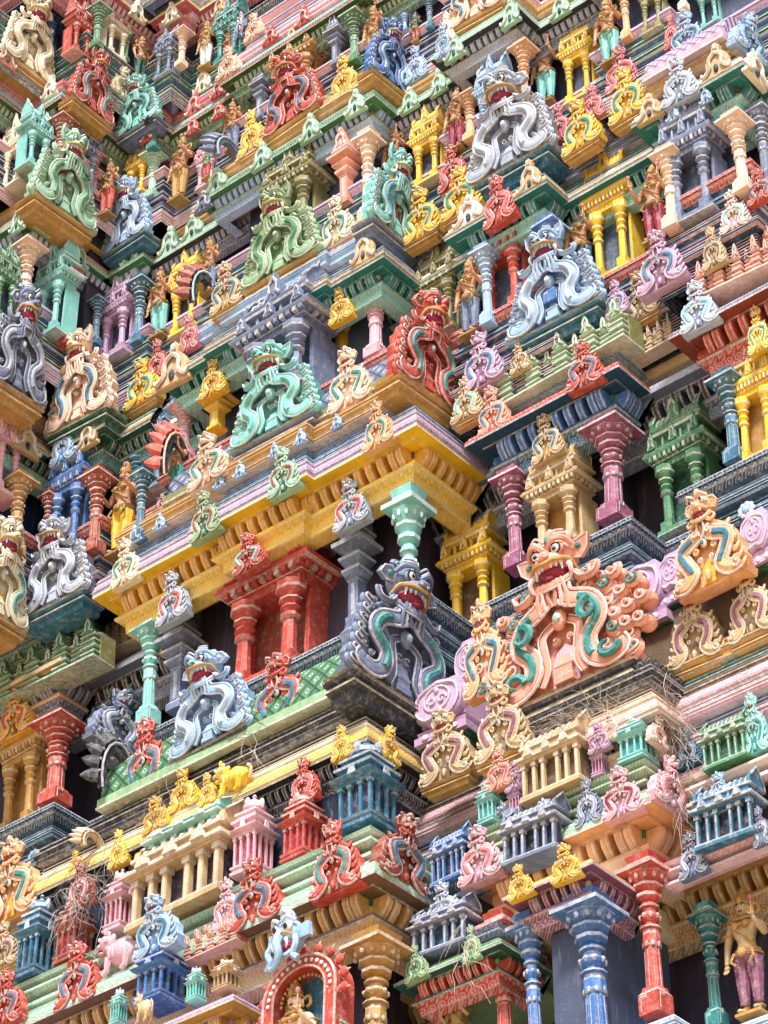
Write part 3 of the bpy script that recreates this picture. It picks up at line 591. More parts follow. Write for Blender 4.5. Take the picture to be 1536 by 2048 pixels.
# ---------- pavilion porch: two columns, entablature, wagon roof
def colonette(mb, x, y, h, w, m0=0, m1=1):
    mb.sq([(w*.6, 0), (w*.6, h*.12), (w*.45, h*.14)], [m0, m1], cx=x, cy=y)
    mb.lathe([(w*.48, h*.13), (w*.42, h*.55), (w*.62, h*.57), (w*.62, h*.6), (w*.45, h*.63), (w*.66, h*.68), (w*.45, h*.73), (w*.7, h*.78), (w*.72, h*.8), (w*.5, h*.82), (w*.9, h*.9), (w*.95, h*.93), (w*.95, h)], 8,
             [m0, m1, m0, m0, m0, m0, m0, m1, m0, m0, m1, m0], cx=x, cy=y)
def porch(kind='porch', V=0):
    P = []; W = MB(); E = MB(); Rf = MB(); zc = .5
    for s in (-1, 1):
        c = MB(); colonette(c, s*.25, -.04, zc, .15); P.append(('column', c, None))
    W.box(-.34, .34, .2, .5, 0, .52, 4); W.box(-.36, -.31, .1, .5, 0, .5, 0); W.box(.31, .36, .1, .5, 0, .5, 0); W.box(-.40, .40, -.13, .5, -.03, 0, 0); W.box(-.41, .41, -.14, .5, -.04, -.03, 1)
    E.sq([(.36, zc), (.36, zc+.04), (.41, zc+.045), (.41, zc+.055), (.39, zc+.06), (.39, zc+.09), (.47, zc+.095), (.51, zc+.105), (.52, zc+.125), (.50, zc+.13), (.49, zc+.145), (.42, zc+.155), (.42, zc+.165)], [0, 0, 1, 0, 0, 0, 1, 0, 1, 0, 0, 1], cy=.15, sy=.62)
    for i in range(11): x = -.4+i*.08; E.box(x-.022, x+.022, -.16, -.09, zc+.06, zc+.1, 1 if i % 2 else 0)
    for i in range(5): E.box(.39, .455, -.08+i*.1, -.035+i*.1, zc+.06, zc+.1, 1 if i % 2 else 0)
    # little upper storey of posts
    Rf.sq([(.33, zc+.16), (.33, zc+.25)], 4, cy=.15, sy=.6)
    for x in (-.34, -.22, -.08, .08, .22, .34): Rf.box(x-.022, x+.022, -.075, -.03, zc+.16, zc+.25, 0); Rf.box(x-.008, x+.008, -.08, -.075, zc+.16, zc+.25, 1)
    for y in (.05, .18): Rf.box(.33, .365, y-.02, y+.02, zc+.16, zc+.25, 0)
    Rf.sq([(.36, zc+.25), (.42, zc+.262), (.43, zc+.285), (.38, zc+.29), (.37, zc+.31), (.40, zc+.32), (.40, zc+.335)], [0, 1, 0, 0, 1, 0], cy=.15, sy=.62)
    n = 10; vs = []; fs = []; z0 = zc+.33
    for x in (-.36, .36):
        for i in range(n+1): a = math.pi*i/n; vs.append((x, .13-.2*math.cos(a), z0+.12*math.sin(a)))
    for i in range(n): fs.append((i, i+1, i+n+2, i+n+1))
    fs += [tuple(range(n+1)), tuple(range(n+1, 2*n+2))[::-1]]; Rf.add(vs, fs, 0)
    for s in (-1, 1):
        h = [(-.2, z0-.01), (.2, z0-.01), (.21, z0+.07), (.11, z0+.16), (.05, z0+.18), (.0, z0+.26), (-.05, z0+.18), (-.12, z0+.15), (-.21, z0+.06)]
        M = Matrix.Translation((s*.38, .13, 0)) @ Matrix.Rotation(math.pi/2, 4, 'Z'); Rf.prism(h, -.025, .025, 0, M)
        for yy in (-.03, .03): Rf.tube([(x, yy, z) for x, z in h], .013, 5, 1, M)
        curl(Rf, (0, z0+.07), .07, 1, 1, -.04, rad=.02); 
    for i in range(9): Rf.tube([(-.3+i*.075, .13-.205*math.cos(a), z0+.125*math.sin(a)) for a in (0.1, .5, 1, 1.5)], .010, 4, 1)
    G = []
    for cx, sc, z, yy in ((0, .22, z0, -.1), (-.36, .13, zc+.15, -.17), (.36, .13, zc+.15, -.17), (0, .13, zc+.15, -.17)):
        g_ = MB(); M = Matrix.Translation((cx, yy, z)) @ Matrix.Scale(sc, 4); half = [(.5, 0), (.45, .2), (.40, .5), (.22, .7), (.1, .8), (0, 1.1)]
        g_.prism(half+[(-x, zz) for x, zz in half[:-1]][::-1], 0, .4, 0, M)
        for s in (-1, 1): g_.tube([(0, -.05, .8), (s*.24, -.05, .55), (s*.2, -.05, .25), (s*.42, -.05, .05)], .07, 5, 1, M)
        g_.ell((0, -.02, .22), (.1, .05, .14), 4, M, 6, 4); G.append(('gablet', g_, 4))
    finish(kind, P+[('wall', W, None), ('entablature', E, None), ('roof', Rf, None)]+G)
porch()
# ---------- slim stacked pilaster with its own little gable
def pilaster():
    A = MB(); B = MB(); C = MB()
    A.sq([(.24, 0), (.24, .06), (.2, .08), (.17, .09), (.17, .40), (.2, .405), (.2, .42)], [0, 1, 0, 0, 1, 0])
    A.box(-.06, .06, -.185, -.16, .1, .38, 1)
    A.sq([(.22, .42), (.30, .47), (.31, .49), (.22, .5), (.24, .51), (.36, .56), (.38, .58), (.27, .59), (.27, .62), (.5, .66), (.52, .69), (.42, .70)], [0, 1, 0, 1, 0, 1, 0, 0, 0, 1, 0])
    B.sq([(.42, .70), (.34, .72), (.34, .76), (.38, .765), (.38, .79), (.3, .8)], [0, 1, 0, 1, 0])
    half = [(.34, .79), (.32, .85), (.26, .9), (.2, .98), (.1, 1.03), (.08, 1.08), (0, 1.14)]
    C.prism(half+[(-x, z) for x, z in half[:-1]][::-1], -.28, .3, 0, bev=.02)
    for s in (-1, 1): C.tube(spline([(0, -.32, 1.02), (s*.17, -.33, .95), (s*.15, -.33, .87), (s*.3, -.32, .81)], 4), .035, 5, 1)
    C.ell((0, -.32, 1.05), (.09, .07, .05), 0); C.ell((0, -.3, .86), (.07, .04, .05), 2)
    finish('pilaster', [('shaft', A, None), ('cap', B, None), ('gablet', C, None)])
pilaster()
# ---------- miniature shrine (square, stepped top)
def kuta():
    A = MB(); B = MB(); T = MB(); K = []
    A.sq([(.42, 0), (.42, .04), (.38, .05), (.38, .08), (.42, .085), (.42, .11)], [0, 1, 0, 1, 0]); B.box(-.29, .29, -.29, .3, .1, .5, 4)
    for x in (-.33, -.12, .12, .33):
        for y in (-.33, .33) if abs(x) > .3 else (-.33,): 
            c = MB(); c.sq([(.035, .1), (.03, .12), (.03, .44), (.05, .46), (.05, .5)], [1, 0, 0, 1], cx=x, cy=y); K.append(('post', c, None))
    for y in (-.12, .12): c = MB(); c.sq([(.035, .1), (.03, .12), (.03, .44), (.05, .5)], [1, 0, 0], cx=.33, cy=y); K.append(('post', c, None))
    T.sq([(.38, .49), (.4, .52), (.47, .54), (.5, .57), (.48, .58), (.40, .6), (.36, .62), (.36, .66), (.42, .68), (.43, .71), (.34, .73), (.32, .77), (.36, .79), (.36, .82), (.24, .86)], [0, 0, 0, 1, 0, 0, 0, 0, 1, 0, 0, 0, 1, 0])
    for s in (-1, 1):
        for a, b in ((0, 1), (1, 0)):
            T.box(*((-.1, .1, s*.44-.02, s*.44+.02) if a == 0 else (s*.44-.02, s*.44+.02, -.1, .1)), .57, .68, 1, tx=.05 if a == 0 else 0, ty=0 if a == 0 else .05)
    D = MB(); D.lathe([(.26, .85), (.3, .89), (.29, .94), (.2, .99), (.08, 1.02), (.05, 1.04), (.07, 1.07), (.02, 1.1)], 12, [0, 1, 0, 0, 1, 0, 1])
    for i in range(4):
        a = i*math.pi/2; D.ell((.26*math.cos(a), .26*math.sin(a), .94), (.08, .08, .08), 1, n=6, k=4)
    finish('kuta', [('base', A, None), ('core', B, None), ('eave', T, None), ('dome', D, None)]+K)
kuta()
# ---------- long mini portico with wagon roof (1 wide)
def portico():
    A = MB(); B = MB(); T = MB(); K = []
    A.box(-.5, .5, -.2, .3, 0, .05, 0); A.box(-.49, .49, -.19, .3, .05, .08, 1); B.box(-.44, .44, -.05, .3, .07, .52, 4)
    for x in (-.44, -.27, -.12, .12, .27, .44):
        c = MB(); c.box(x-.028, x+.028, -.16, -.1, .07, .48, 0); c.box(x-.012, x+.012, -.165, -.16, .09, .46, 1); c.box(x-.04, x+.04, -.18, -.08, .46, .52, 1); K.append(('post', c, None))
    T.box(-.5, .5, -.2, .3, .52, .56, 0); T.box(-.54, .54, -.24, .3, .56, .60, 1); T.box(-.52, .52, -.22, .3, .60, .64, 0, tx=.04, ty=.04); T.box(-.46, .46, -.16, .3, .63, .72, 0); T.box(-.49, .49, -.19, .3, .72, .755, 1)
    for x in (-.3, 0, .3): T.box(x-.07, x+.07, -.27, -.2, .58, .68, 1, tx=.04)
    Rf = MB(); n = 8; vs = []
    for x in (-.44, .44):
        for i in range(n+1): a = math.pi*i/n; vs.append((x, .06-.2*math.cos(a), .75+.17*math.sin(a)))
    Rf.add(vs, [(i, i+1, i+n+2, i+n+1) for i in range(n)]+[tuple(range(n+1)), tuple(range(n+1, 2*n+2))[::-1]], 0)
    for i in range(9): Rf.tube([(-.4+i*.1, .06-.205*math.cos(a), .75+.175*math.sin(a)) for a in (0.05, .5, 1, 1.5)], .014, 4, 1)
    for s in (-1, 1):
        h = [(-.22, .74), (.22, .74), (.2, .86), (.08, .97), (0, 1.05), (-.08, .97), (-.2, .86)]
        M = Matrix.Translation((s*.46, .06, 0)) @ Matrix.Rotation(math.pi/2, 4, 'Z'); Rf.prism(h, -.03, .03, 0, M); Rf.tube([(x, -.04, z) for x, z in h], .016, 5, 1, M)
    finish('portico', [('base', A, None), ('wall', B, None), ('eave', T, None), ('roof', Rf, None)]+K)
portico()
# ---------- stepped row of tiny roofs
def parapet():
    A = MB(); rnd = random.Random(4)
    def cell(x, w_, y, z0, h):
        for k in range(4):
            a, b = z0+h*k*.15, z0+h*(k+1)*.15; g = .012*(k % 2); A.box(x-w_+g, x+w_-g, y+g, .3, a, b-h*.03, 0); A.box(x-w_-.006, x+w_+.006, y-.012, .3, b-h*.035, b, 1)
        z = z0+h*.6; half = [(w_*.8, 0), (w_*.8, h*.1), (w_*.35, h*.22), (w_*.4, h*.3), (0, h*.46)]
        M = Matrix.Translation((x, y-.02, z)); A.prism(half+[(-a, b) for a, b in half[:-1]][::-1], 0, .06, 0, M)
        for s in (-1, 1): A.tube([(x, y-.03, z+h*.4), (x+s*w_*.35, y-.03, z+h*.24), (x+s*w_*.3, y-.03, z+h*.1), (x+s*w_*.8, y-.03, z+h*.03)], .008, 4, 1)
    A.box(-.5, .5, .08, .3, 0, .42, 4)
    for i in range(9):
        x = -.44+i*.11; cell(x, .034 if i % 2 else .05, .0 if i % 2 == 0 else .05, 0, .5 if i % 2 else .62)
    for i in range(5): cell(-.34+i*.17, .06, .1, .38, .42)
    A.box(-.5, .5, .04, .3, .36, .39, 1); A.box(-.5, .5, -.03, .3, -.03, .0, 1)
    finish('parapet', [('roofs', A, None)])
parapet()
# ---------- bracket beam end with a heart-shaped leaf
def beam():
    A = MB(); A.box(-.42, .42, 0, 1.3, .3, .85, 0); A.prism([(-.42, .85), (-.42, .84), (.42, .84), (.42, .85), (.25, 1.0), (-.25, 1.0)][::-1], 0, 1.3, 0)
    A.sq([(.5, 0), (.5, .12), (.45, .14), (.47, .22), (.4, .3)], [0, 1, 0, 1], cy=.62, sy=1.45); A.box(-.5, .5, .0, 1.3, -.03, 0, 2)
    B = MB(); h = [(0, .28), (.2, .22), (.42, .36), (.46, .6), (.36, .8), (.18, .9), (0, .94)]
    B.prism(h+[(-x, z) for x, z in h[1:-1]][::-1], -.16, .02, 0, bev=.03)
    for s in (-1, 1): B.tube(spline([(0, -.17, .34), (s*.22, -.17, .3), (s*.4, -.17, .48), (s*.34, -.17, .76), (0, -.17, .86)], 4), .03, 5, 1)
    B.tube([(.25*math.cos(a), -.17, .6+.2*math.sin(a)) for a in [i*math.pi/8 for i in range(17)]], .02, 5, 1); curl(B, (.1, .57), .09, 1, 1, -.16, rad=.025); curl(B, (-.1, .57), .09, -1, 1, -.16, rad=.025, a0=3.1); B.ell((0, -.17, .74), (.05, .04, .05), 1)
    for i in range(3): B.ell((-.28+.28*i, -.12, .07), (.07, .03, .05), 5, n=8, k=4)
    finish('beam', [('roof', A, None), ('leaf', B, None)])
beam()
# ---------- crouching lion
def crouch():
    A = MB(); F = MB()
    A.tube(spline([(.42, 0, .3), (.2, 0, .42), (-.1, 0, .45), (-.28, -.02, .55)], 4), [.16, .2, .24, .26, .27, .28, .27, .26, .25, .24, .22, .2, .18], 10, 0)
    for x in (-.25, .3):
        for y in (-.16, .16): A.tube([(x, y, .35), (x-.05, y, .1), (x-.16, y, .04)], [.1, .07, .06], 7, 0)
    A.tube(spline([(.5, 0, .3), (.6, -.05, .5), (.5, -.08, .62)], 3), .04, 6, 1)
    for i in range(5): A.tube([(.3-.12*i+.22*math.cos(a)*0, -.24*math.cos(a), .42+.2*math.sin(a)) for a in (-.5, 0, .5, 1, 1.5)], .025, 5, 1)
    H = Matrix.Translation((-.4, -.04, .72)); F.ell((0, 0, 0), (.2, .2, .2), 0, H, 10, 6); F.ell((-.16, -.04, -.03), (.12, .12, .07), 1, H); F.ell((-.12, -.04, -.12), (.11, .1, .05), 7, H); F.ell((-.12, -.04, -.18), (.1, .1, .04), 0, H)
    for s in (-1, 1): F.ell((-.13, s*.11-.03, .08), (.045, .045, .045), 5, H); F.ell((-.165, s*.12-.04, .08), (.02, .02, .022), 6, H); F.ell((.05, s*.14, .2), (.05, .05, .1), 0, H)
    for i in range(6): a = i*1.05; F.ell((.08, .17*math.cos(a), .02+.17*math.sin(a)), (.07, .07, .07), 1, H, 6, 4)
    finish('crouch', [('body', A, None), ('head', F, None)])
crouch()
# ---------- flame-edged end arch of a wagon roof (its plane faces +x)
def flame():
    A = MB(); B = MB(); n = 12; M = Matrix.Rotation(math.pi/2, 4, 'Z')
    ring = [(.40*math.cos(a), .5+.5*math.sin(a)) for a in [math.pi*(i/n*1.3-.15) for i in range(n+1)]]
    inn = [(.28*math.cos(a), .5+.36*math.sin(a)) for a in [math.pi*(i/n*1.3-.15) for i in range(n+1)]]
    for i in range(n): A.prism([ring[i], ring[i+1], inn[i+1], inn[i]], -.07, .07, 4, M)
    for i in range(1, n, 1):
        a = math.pi*(i/n*1.3-.15); c = Vector((math.cos(a)*.42, 0, .5+math.sin(a)*.5)); d = Vector((math.cos(a)*.22, .22, math.sin(a)*.2+.02))
        B.tube([c, c+d*.4, c+d*.8, c+d*1.1], [.09, .1, .06, .012], 7, 0, M); B.tube([c+Vector((0, -.05, .06)), c+d*.9+Vector((0, -.03, .04))], [.02, .008], 4, 1, M)
    A.tube([(x, -.075, z) for x, z in ring], .022, 5, 3, M)
    finish('flame', [('arch', A, None), ('flames', B, None)])
flame()
# ---------- tiny parts for the arch niche
def archway():
    A = MB(); P = []; n = 16
    o = [(.5*math.cos(a), .62+.42*math.sin(a)) for a in [math.pi*i/n for i in range(n+1)]]+[(-.5, 0)]; o = [(.5, 0)]+o
    q = [(.36*math.cos(a), .62+.3*math.sin(a)) for a in [math.pi*i/n for i in range(n+1)]]+[(-.36, 0)]; q = [(.36, 0)]+q
    for i in range(len(o)-1): A.prism([o[i], o[i+1], q[i+1], q[i]], -.1, .25, 0)
    A.tube([(x*1.0, -.11, z) for x, z in o], .018, 5, 1); A.tube([(x, -.11, z) for x, z in q], .014, 5, 1)
    for i in range(0, n+1):
        a = math.pi*i/n; A.ell((.43*math.cos(a), -.11, .62+.36*math.sin(a)), (.025, .02, .025), 5, n=6, k=4)
        A.ell((.31*math.cos(a), -.02, .6+.25*math.sin(a)), (.02, .02, .02), 8, n=6, k=4)
    B = MB(); B.prism([(.38, 0), (.38, .62), (.2, .88), (0, .93), (-.2, .88), (-.38, .62), (-.38, 0)], .2, .28, 2)
    for i in range(11):
        a = math.pi*(i/10*1.1-.05); c = Vector((.53*math.cos(a), -.03, .62+.45*math.sin(a))); d = Vector((math.cos(a), 0, math.sin(a)))
        p = MB(); p.ell(c+d*.04, (.06, .05, .06), 0, n=7, k=5); p.tube([c, c+d*.13], [.04, .006], 6, 1); P.append(('petal', p, None))
    finish('archway', [('arch', A, None), ('backdrop', B, None)]+P)
archway()
# ---------- makara mask with a hanging trunk
def mask():
    F = MB(); F.ell((0, 0, .62), (.3, .26, .26), 0, None, 12, 8)
    for s in (-1, 1):
        F.ell((s*.13, -.2, .68), (.1, .08, .1), 5, None, 10, 6); F.ell((s*.13, -.275, .67), (.05, .02, .055), 6, None, 10, 6); F.tube(spline([(s*.03, -.26, .76), (s*.15, -.27, .83), (s*.27, -.16, .76)], 3), .035, 6, 1)
        ear = [(s*.24, .5), (s*.5, .5), (s*.46, .74), (s*.26, .72)]; F.prism(ear if s > 0 else ear[::-1], -.05, .05, 0)
        F.tube(spline([(s*.12, -.25, .46), (s*.17, -.27, .38), (s*.14, -.26, .3)], 3), [.04, .036, .032, .026, .02, .012, .005], 6, 5); F.tube(spline([(s*.25, -.15, .5), (s*.33, -.22, .34), (s*.26, -.22, .18), (s*.36, -.2, .08)], 4), .06, 7, 0)
    F.tube(spline([(-.3, -.14, .5), (-.12, -.3, .56), (.0, -.32, .52), (.12, -.3, .56), (.3, -.14, .5)], 4), .022, 6, 8)
    F.tube(spline([(0, -.25, .56), (-.02, -.33, .4), (.0, -.3, .22), (-.1, -.26, .08), (-.24, -.24, .05), (-.3, -.22, .14)], 4), [.1-.0035*i for i in range(21)], 8, 0)
    F.ell((.1, -.16, .36), (.16, .12, .1), 7); F.tube(spline([(-.05, -.12, .3), (.12, -.2, .22), (.26, -.12, .34)], 4), .05, 6, 0)
    F.ell((0, -.02, .9), (.14, .14, .16), 0); F.tube(spline([(-.1, -.1, .92), (0, -.18, 1.0), (.1, -.1, .92)], 3), .04, 6, 1); F.ell((0, -.1, 1.02), (.07, .07, .06), 1)
    finish('mask', [('head', F, None)])
mask()
# ---------- standing deity; body is one skinned surface
def skinned(name, V, Ed, rad, sub=1):
    me = bpy.data.meshes.new(name); me.from_pydata(V, Ed, []); o = bpy.data.objects.new(name, me); COL.objects.link(o)
    m = o.modifiers.new('s', 'SKIN'); m.use_smooth_shade = True; o.modifiers.new('d', 'SUBSURF').levels = sub
    sk_ = me.skin_vertices[0].data
    for i, r in enumerate(rad): sk_[i].radius = (r, r) if isinstance(r, float) else r
    sk_[0].use_root = True
    dg = bpy.context.evaluated_depsgraph_get(); dg.update(); out = bpy.data.meshes.new_from_object(o.evaluated_get(dg)); bpy.data.objects.remove(o); out.name = name
    out.shade_smooth(); return out
def statue(kind, pose):
    V = [(0, 0, .47), (.01, -.01, .56), (0, -.02, .66), (0, -.01, .735), (0, -.01, .775)]; Ed = [(0, 1), (1, 2), (2, 3), (3, 4)]; rad = [(.078, .058), (.055, .045), (.085, .06), (.035, .033), (.03, .03)]
    def chain(p0, pts, rr):
        last = p0
        for p, r in zip(pts, rr): V.append(p); rad.append(r); Ed.append((last, len(V)-1)); last = len(V)-1
        return last
    hands = []
    for s in (-1, 1):
        chain(0, [(s*.05, 0, .42), (s*.055, -.01, .25), (s*.05, .01, .06), (s*.055, -.02, .025), (s*.065, -.09, .015)], [.058, .04, .024, .026, .02])
        up = (pose == 0 and s == 1) or pose == 1
        if up: pts = [(s*.115, -.01, .70), (s*.16, -.02, .58), (s*.15, -.13, .63), (s*.145, -.16, .67)]
        else: pts = [(s*.115, -.01, .70), (s*.155, .0, .57), (s*.15, -.03, .45), (s*.15, -.04, .41)]
        chain(2, pts, [.036, .027, .019, .017]); hands.append((pts[-1], up, s))
    bm = skinned(kind+'_body', V, Ed, rad); 
    for q in DEF: bm.materials.append(mat(q))
    bm.polygons.foreach_set('material_index', [0]*len(bm.polygons))
    Hd = MB(); Hd.ell((0, -.015, .83), (.05, .055, .062), 0, None, 12, 8); Hd.ell((0, -.065, .822), (.011, .014, .014), 0, n=6, k=4); Hd.ell((0, -.06, .798), (.018, .01, .007), 7, n=8, k=4)
    for s in (-1, 1):
        Hd.ell((s*.02, -.06, .84), (.013, .008, .008), 5, n=8, k=5); Hd.ell((s*.02, -.067, .84), (.006, .004, .007), 6, n=6, k=4)
        Hd.tube([(s*.006, -.066, .853), (s*.02, -.067, .858), (s*.036, -.056, .852)], .0035, 4, 6); Hd.ell((s*.052, -.005, .825), (.012, .012, .024), 0, n=6, k=4); Hd.ell((s*.056, -.008, .795), (.014, .014, .018), 8, n=6, k=4)
    Hn = MB()
    for p, up, s in hands:
        z = 1 if up else -1; Hn.ell((p[0], p[1], p[2]+z*.015), (.02, .013, .022), 0, n=7, k=5)
        for i in range(4): Hn.tube([(p[0]-.015+.01*i, p[1]-.002, p[2]+z*.03), (p[0]-.017+.011*i, p[1]-.012, p[2]+z*(.05+.004*(i in (1, 2)))), (p[0]-.017+.011*i, p[1]-.02, p[2]+z*(.062+.006*(i in (1, 2))))], [.0055, .005, .004], 5, 0)
        Hn.tube([(p[0]+s*-.016, p[1]-.005, p[2]+z*.012), (p[0]-s*.03, p[1]-.015, p[2]+z*.03)], [.006, .004], 5, 0)
        if up: Hn.tube([(p[0]+s*.01, p[1]-.02, p[2]), (p[0]+s*.012, p[1]-.02, p[2]+.11)], .006, 5, 3); Hn.ell((p[0]+s*.012, p[1]-.02, p[2]+.125), (.018, .018, .026), 2, n=7, k=5)
    Cr = MB(); Cr.lathe([(.056, .862), (.062, .87), (.06, .88), (.05, .885), (.054, .9), (.05, .915), (.042, .92), (.045, .935), (.04, .95), (.032, .955), (.034, .97), (.026, .985), (.02, .99), (.018, 1.0), (.004, 1.02)], 10, [1, 0, 1, 0, 0, 1, 0, 0, 1, 0, 0, 1, 0, 0], cy=-.01)
    Cr.ell((0, -.065, .89), (.018, .012, .024), 1, n=6, k=4)
    for s in (-1, 1): Cr.tube(spline([(s*.05, .01, .85), (s*.09, .02, .87), (s*.1, .02, .81), (s*.07, .02, .79)], 3), .012, 5, 1)
    Tr = MB()
    for s in (-1, 1):
        pr = [(.062, .43)]
        for i in range(9): z = .40-i*.038; r = .062-.0036*i; pr += [(r+.004, z), (r-.003, z-.02)]
        vs = pr; n = 8; k = len(pr); vv = []; ff = []
        for r, z in pr:
            for j in range(n): q_ = 2*math.pi*j/n; vv.append((s*(.05+.003*(z < .3))+r*math.cos(q_), -.005+r*math.sin(q_), z))
        for i in range(k-1):
            for j in range(n): ff.append((i*n+j, i*n+(j+1) % n, (i+1)*n+(j+1) % n, (i+1)*n+j)[::-1])
        Tr.add(vv, ff, 2)
    Tr.ell((0, -.005, .44), (.105, .08, .06), 2, None, 12, 6)
    Jw = MB()
    ring = lambda cx, cz, rx, ry, t, zz=0, cy=0: Jw.tube([(cx+rx*math.cos(a), cy+ry*math.sin(a), cz+zz*math.sin(a)) for a in [i*math.pi/6 for i in range(13)]], t, 5, 8)
    ring(0, .49, .09, .068, .014); ring(0, .46, .105, .078, .012); ring(0, .75, .06, .055, .012, .02, -.02); ring(0, .715, .085, .07, .01, .04, -.02)
    Jw.tube([(-.09, -.07, .7), (0, -.085, .62), (.08, -.06, .54)], .011, 5, 8); Jw.ell((0, -.09, .455), (.035, .02, .04), 8)
    for s in (-1, 1):
        ring(s*.135, .65, .04, .038, .01); ring(s*.055, .05, .03, .03, .009); Jw.ell((s*.04, -.075, .68), (.032, .026, .03), 8, n=8, k=5); Jw.tube([(s*.07, -.07, .47), (s*.09, -.09, .4), (s*.05, -.085, .36)], .01, 5, 8)
    Jw.box(-.10, .10, -.08, .08, -.022, .0, 8)
    MESH[kind] = [('body', bm, None), ('head', Hd.mesh(kind+'h', DEF), None), ('hands', Hn.mesh(kind+'n', DEF), None), ('crown', Cr.mesh(kind+'c', DEF), None), ('trousers', Tr.mesh(kind+'t', DEF), None), ('jewellery', Jw.mesh(kind+'j', DEF), None)]
statue('deityA', 0); statue('deityB', 1)
# ---------- placing
NAMES = dict(lion=('lion_face_gable', 'lion gable', 'large lion-faced roof gables'), lionarms=('lion_face_gable', 'lion gable', 'large lion-faced roof gables'),
  nasi=('horseshoe_gable', 'gable ornament', 'horseshoe gables with small lion heads'), kudu=('gablet', 'gable ornament', 'little plain gablets'),
  column=('column', 'column', 'octagonal columns of the storeys'), porch=('shrine_porch', 'shrine', 'two-columned shrine porches'), pilaster=('stacked_pilaster', 'pilaster', 'slim pilasters with stacked caps'),
  kuta=('miniature_shrine', 'miniature shrine', 'miniature shrines of the parapets'), portico=('miniature_portico', 'miniature shrine', 'long miniature porticos'), parapet=('miniature_parapet', 'parapet', 'stepped miniature parapets'),
  beam=('bracket_roof', 'bracket', 'lilac roofs with heart-shaped leaf'), crouch=('crouching_lion', 'animal statue', 'crouching animals on the roofs'), flame=('flame_arch', 'roof arch', 'flame-edged ends of wagon roofs'),
  archway=('arch_niche', 'niche', None), mask=('monster_mask', 'mask', None), deityA=('deity_statue', 'statue', 'standing deity statues'), deityB=('deity_statue', 'statue', 'standing deity statues'))
DEPTH = dict(lion=1, lionarms=.8, nasi=1, kudu=1, column=None, porch=1, pilaster=None, kuta=1, portico=.9, parapet=.9, beam=1, crouch=None, flame=None, archway=.8, mask=1, deityA=None, deityB=None)
def px_per_m(p, v):
    def pj(q): d = q-CAM; z = d.dot(FW); return Vector((FPX*d.dot(RV)/z, FPX*d.dot(UV)/z))
    return abs((pj(p+v)-pj(p)).x), abs((pj(p+Vector((0, 0, 1)))-pj(p)).y)
PLACED = []
from mathutils.bvhtree import BVHTree
def _tree():
    vs = []; fs = []
    for o in tower.children:
        k = len(vs); vs += [v.co.copy() for v in o.data.vertices]; fs += [[i+k for i in p.vertices] for p in o.data.polygons]
    return BVHTree.FromPolygons(vs, fs)
TREE = _tree()
def rest(x, y, h, w, ax, v, right, back, snap, stand):
    """the depth of the ledge just below the foot of the thing; then far enough out that the tower does not swallow it"""
    p = at(x, y, ax, v); a = 'X' if right else 'Y'
    if right and ax != 'X': return p
    if snap:
        for dy in (4, 9, 15):
            r = ray(x, y+dy); hit, nor, i, d = TREE.ray_cast(CAM, r.normalized())
            if hit is None or abs(d-(p-CAM).length) > .45: continue
            p = at(x, y, a, (hit.x-back) if right else (hit.y+back)); break
    n = Vector((1, 0, 0)) if right else Vector((0, -1, 0)); push = 0
    for fx, fz in (((0, .35), (-.2, .3), (.2, .3), (0, .1)) if stand else ((0, .3), (0, .6), (-.3, .15), (.3, .15), (-.2, .4), (.2, .4), (0, .85))):
        sx_, sy_ = x+fx*w, y-fz*h+fx*w*(.8 if right else -.5)
        r = ray(sx_, sy_).normalized(); hit, nor, i, d = TREE.ray_cast(CAM, r)
        if hit is None: continue
        q = at(sx_, sy_, a, p.x if right else p.y)
        over = (hit-q).dot(n)                       # how far the tower stands in front of the thing here
        if .0 < over < .9: push = max(push, over)
    if push > .0:
        push += .01
        p = at(x, y, a, p.x+push if right else p.y-push)
    return p
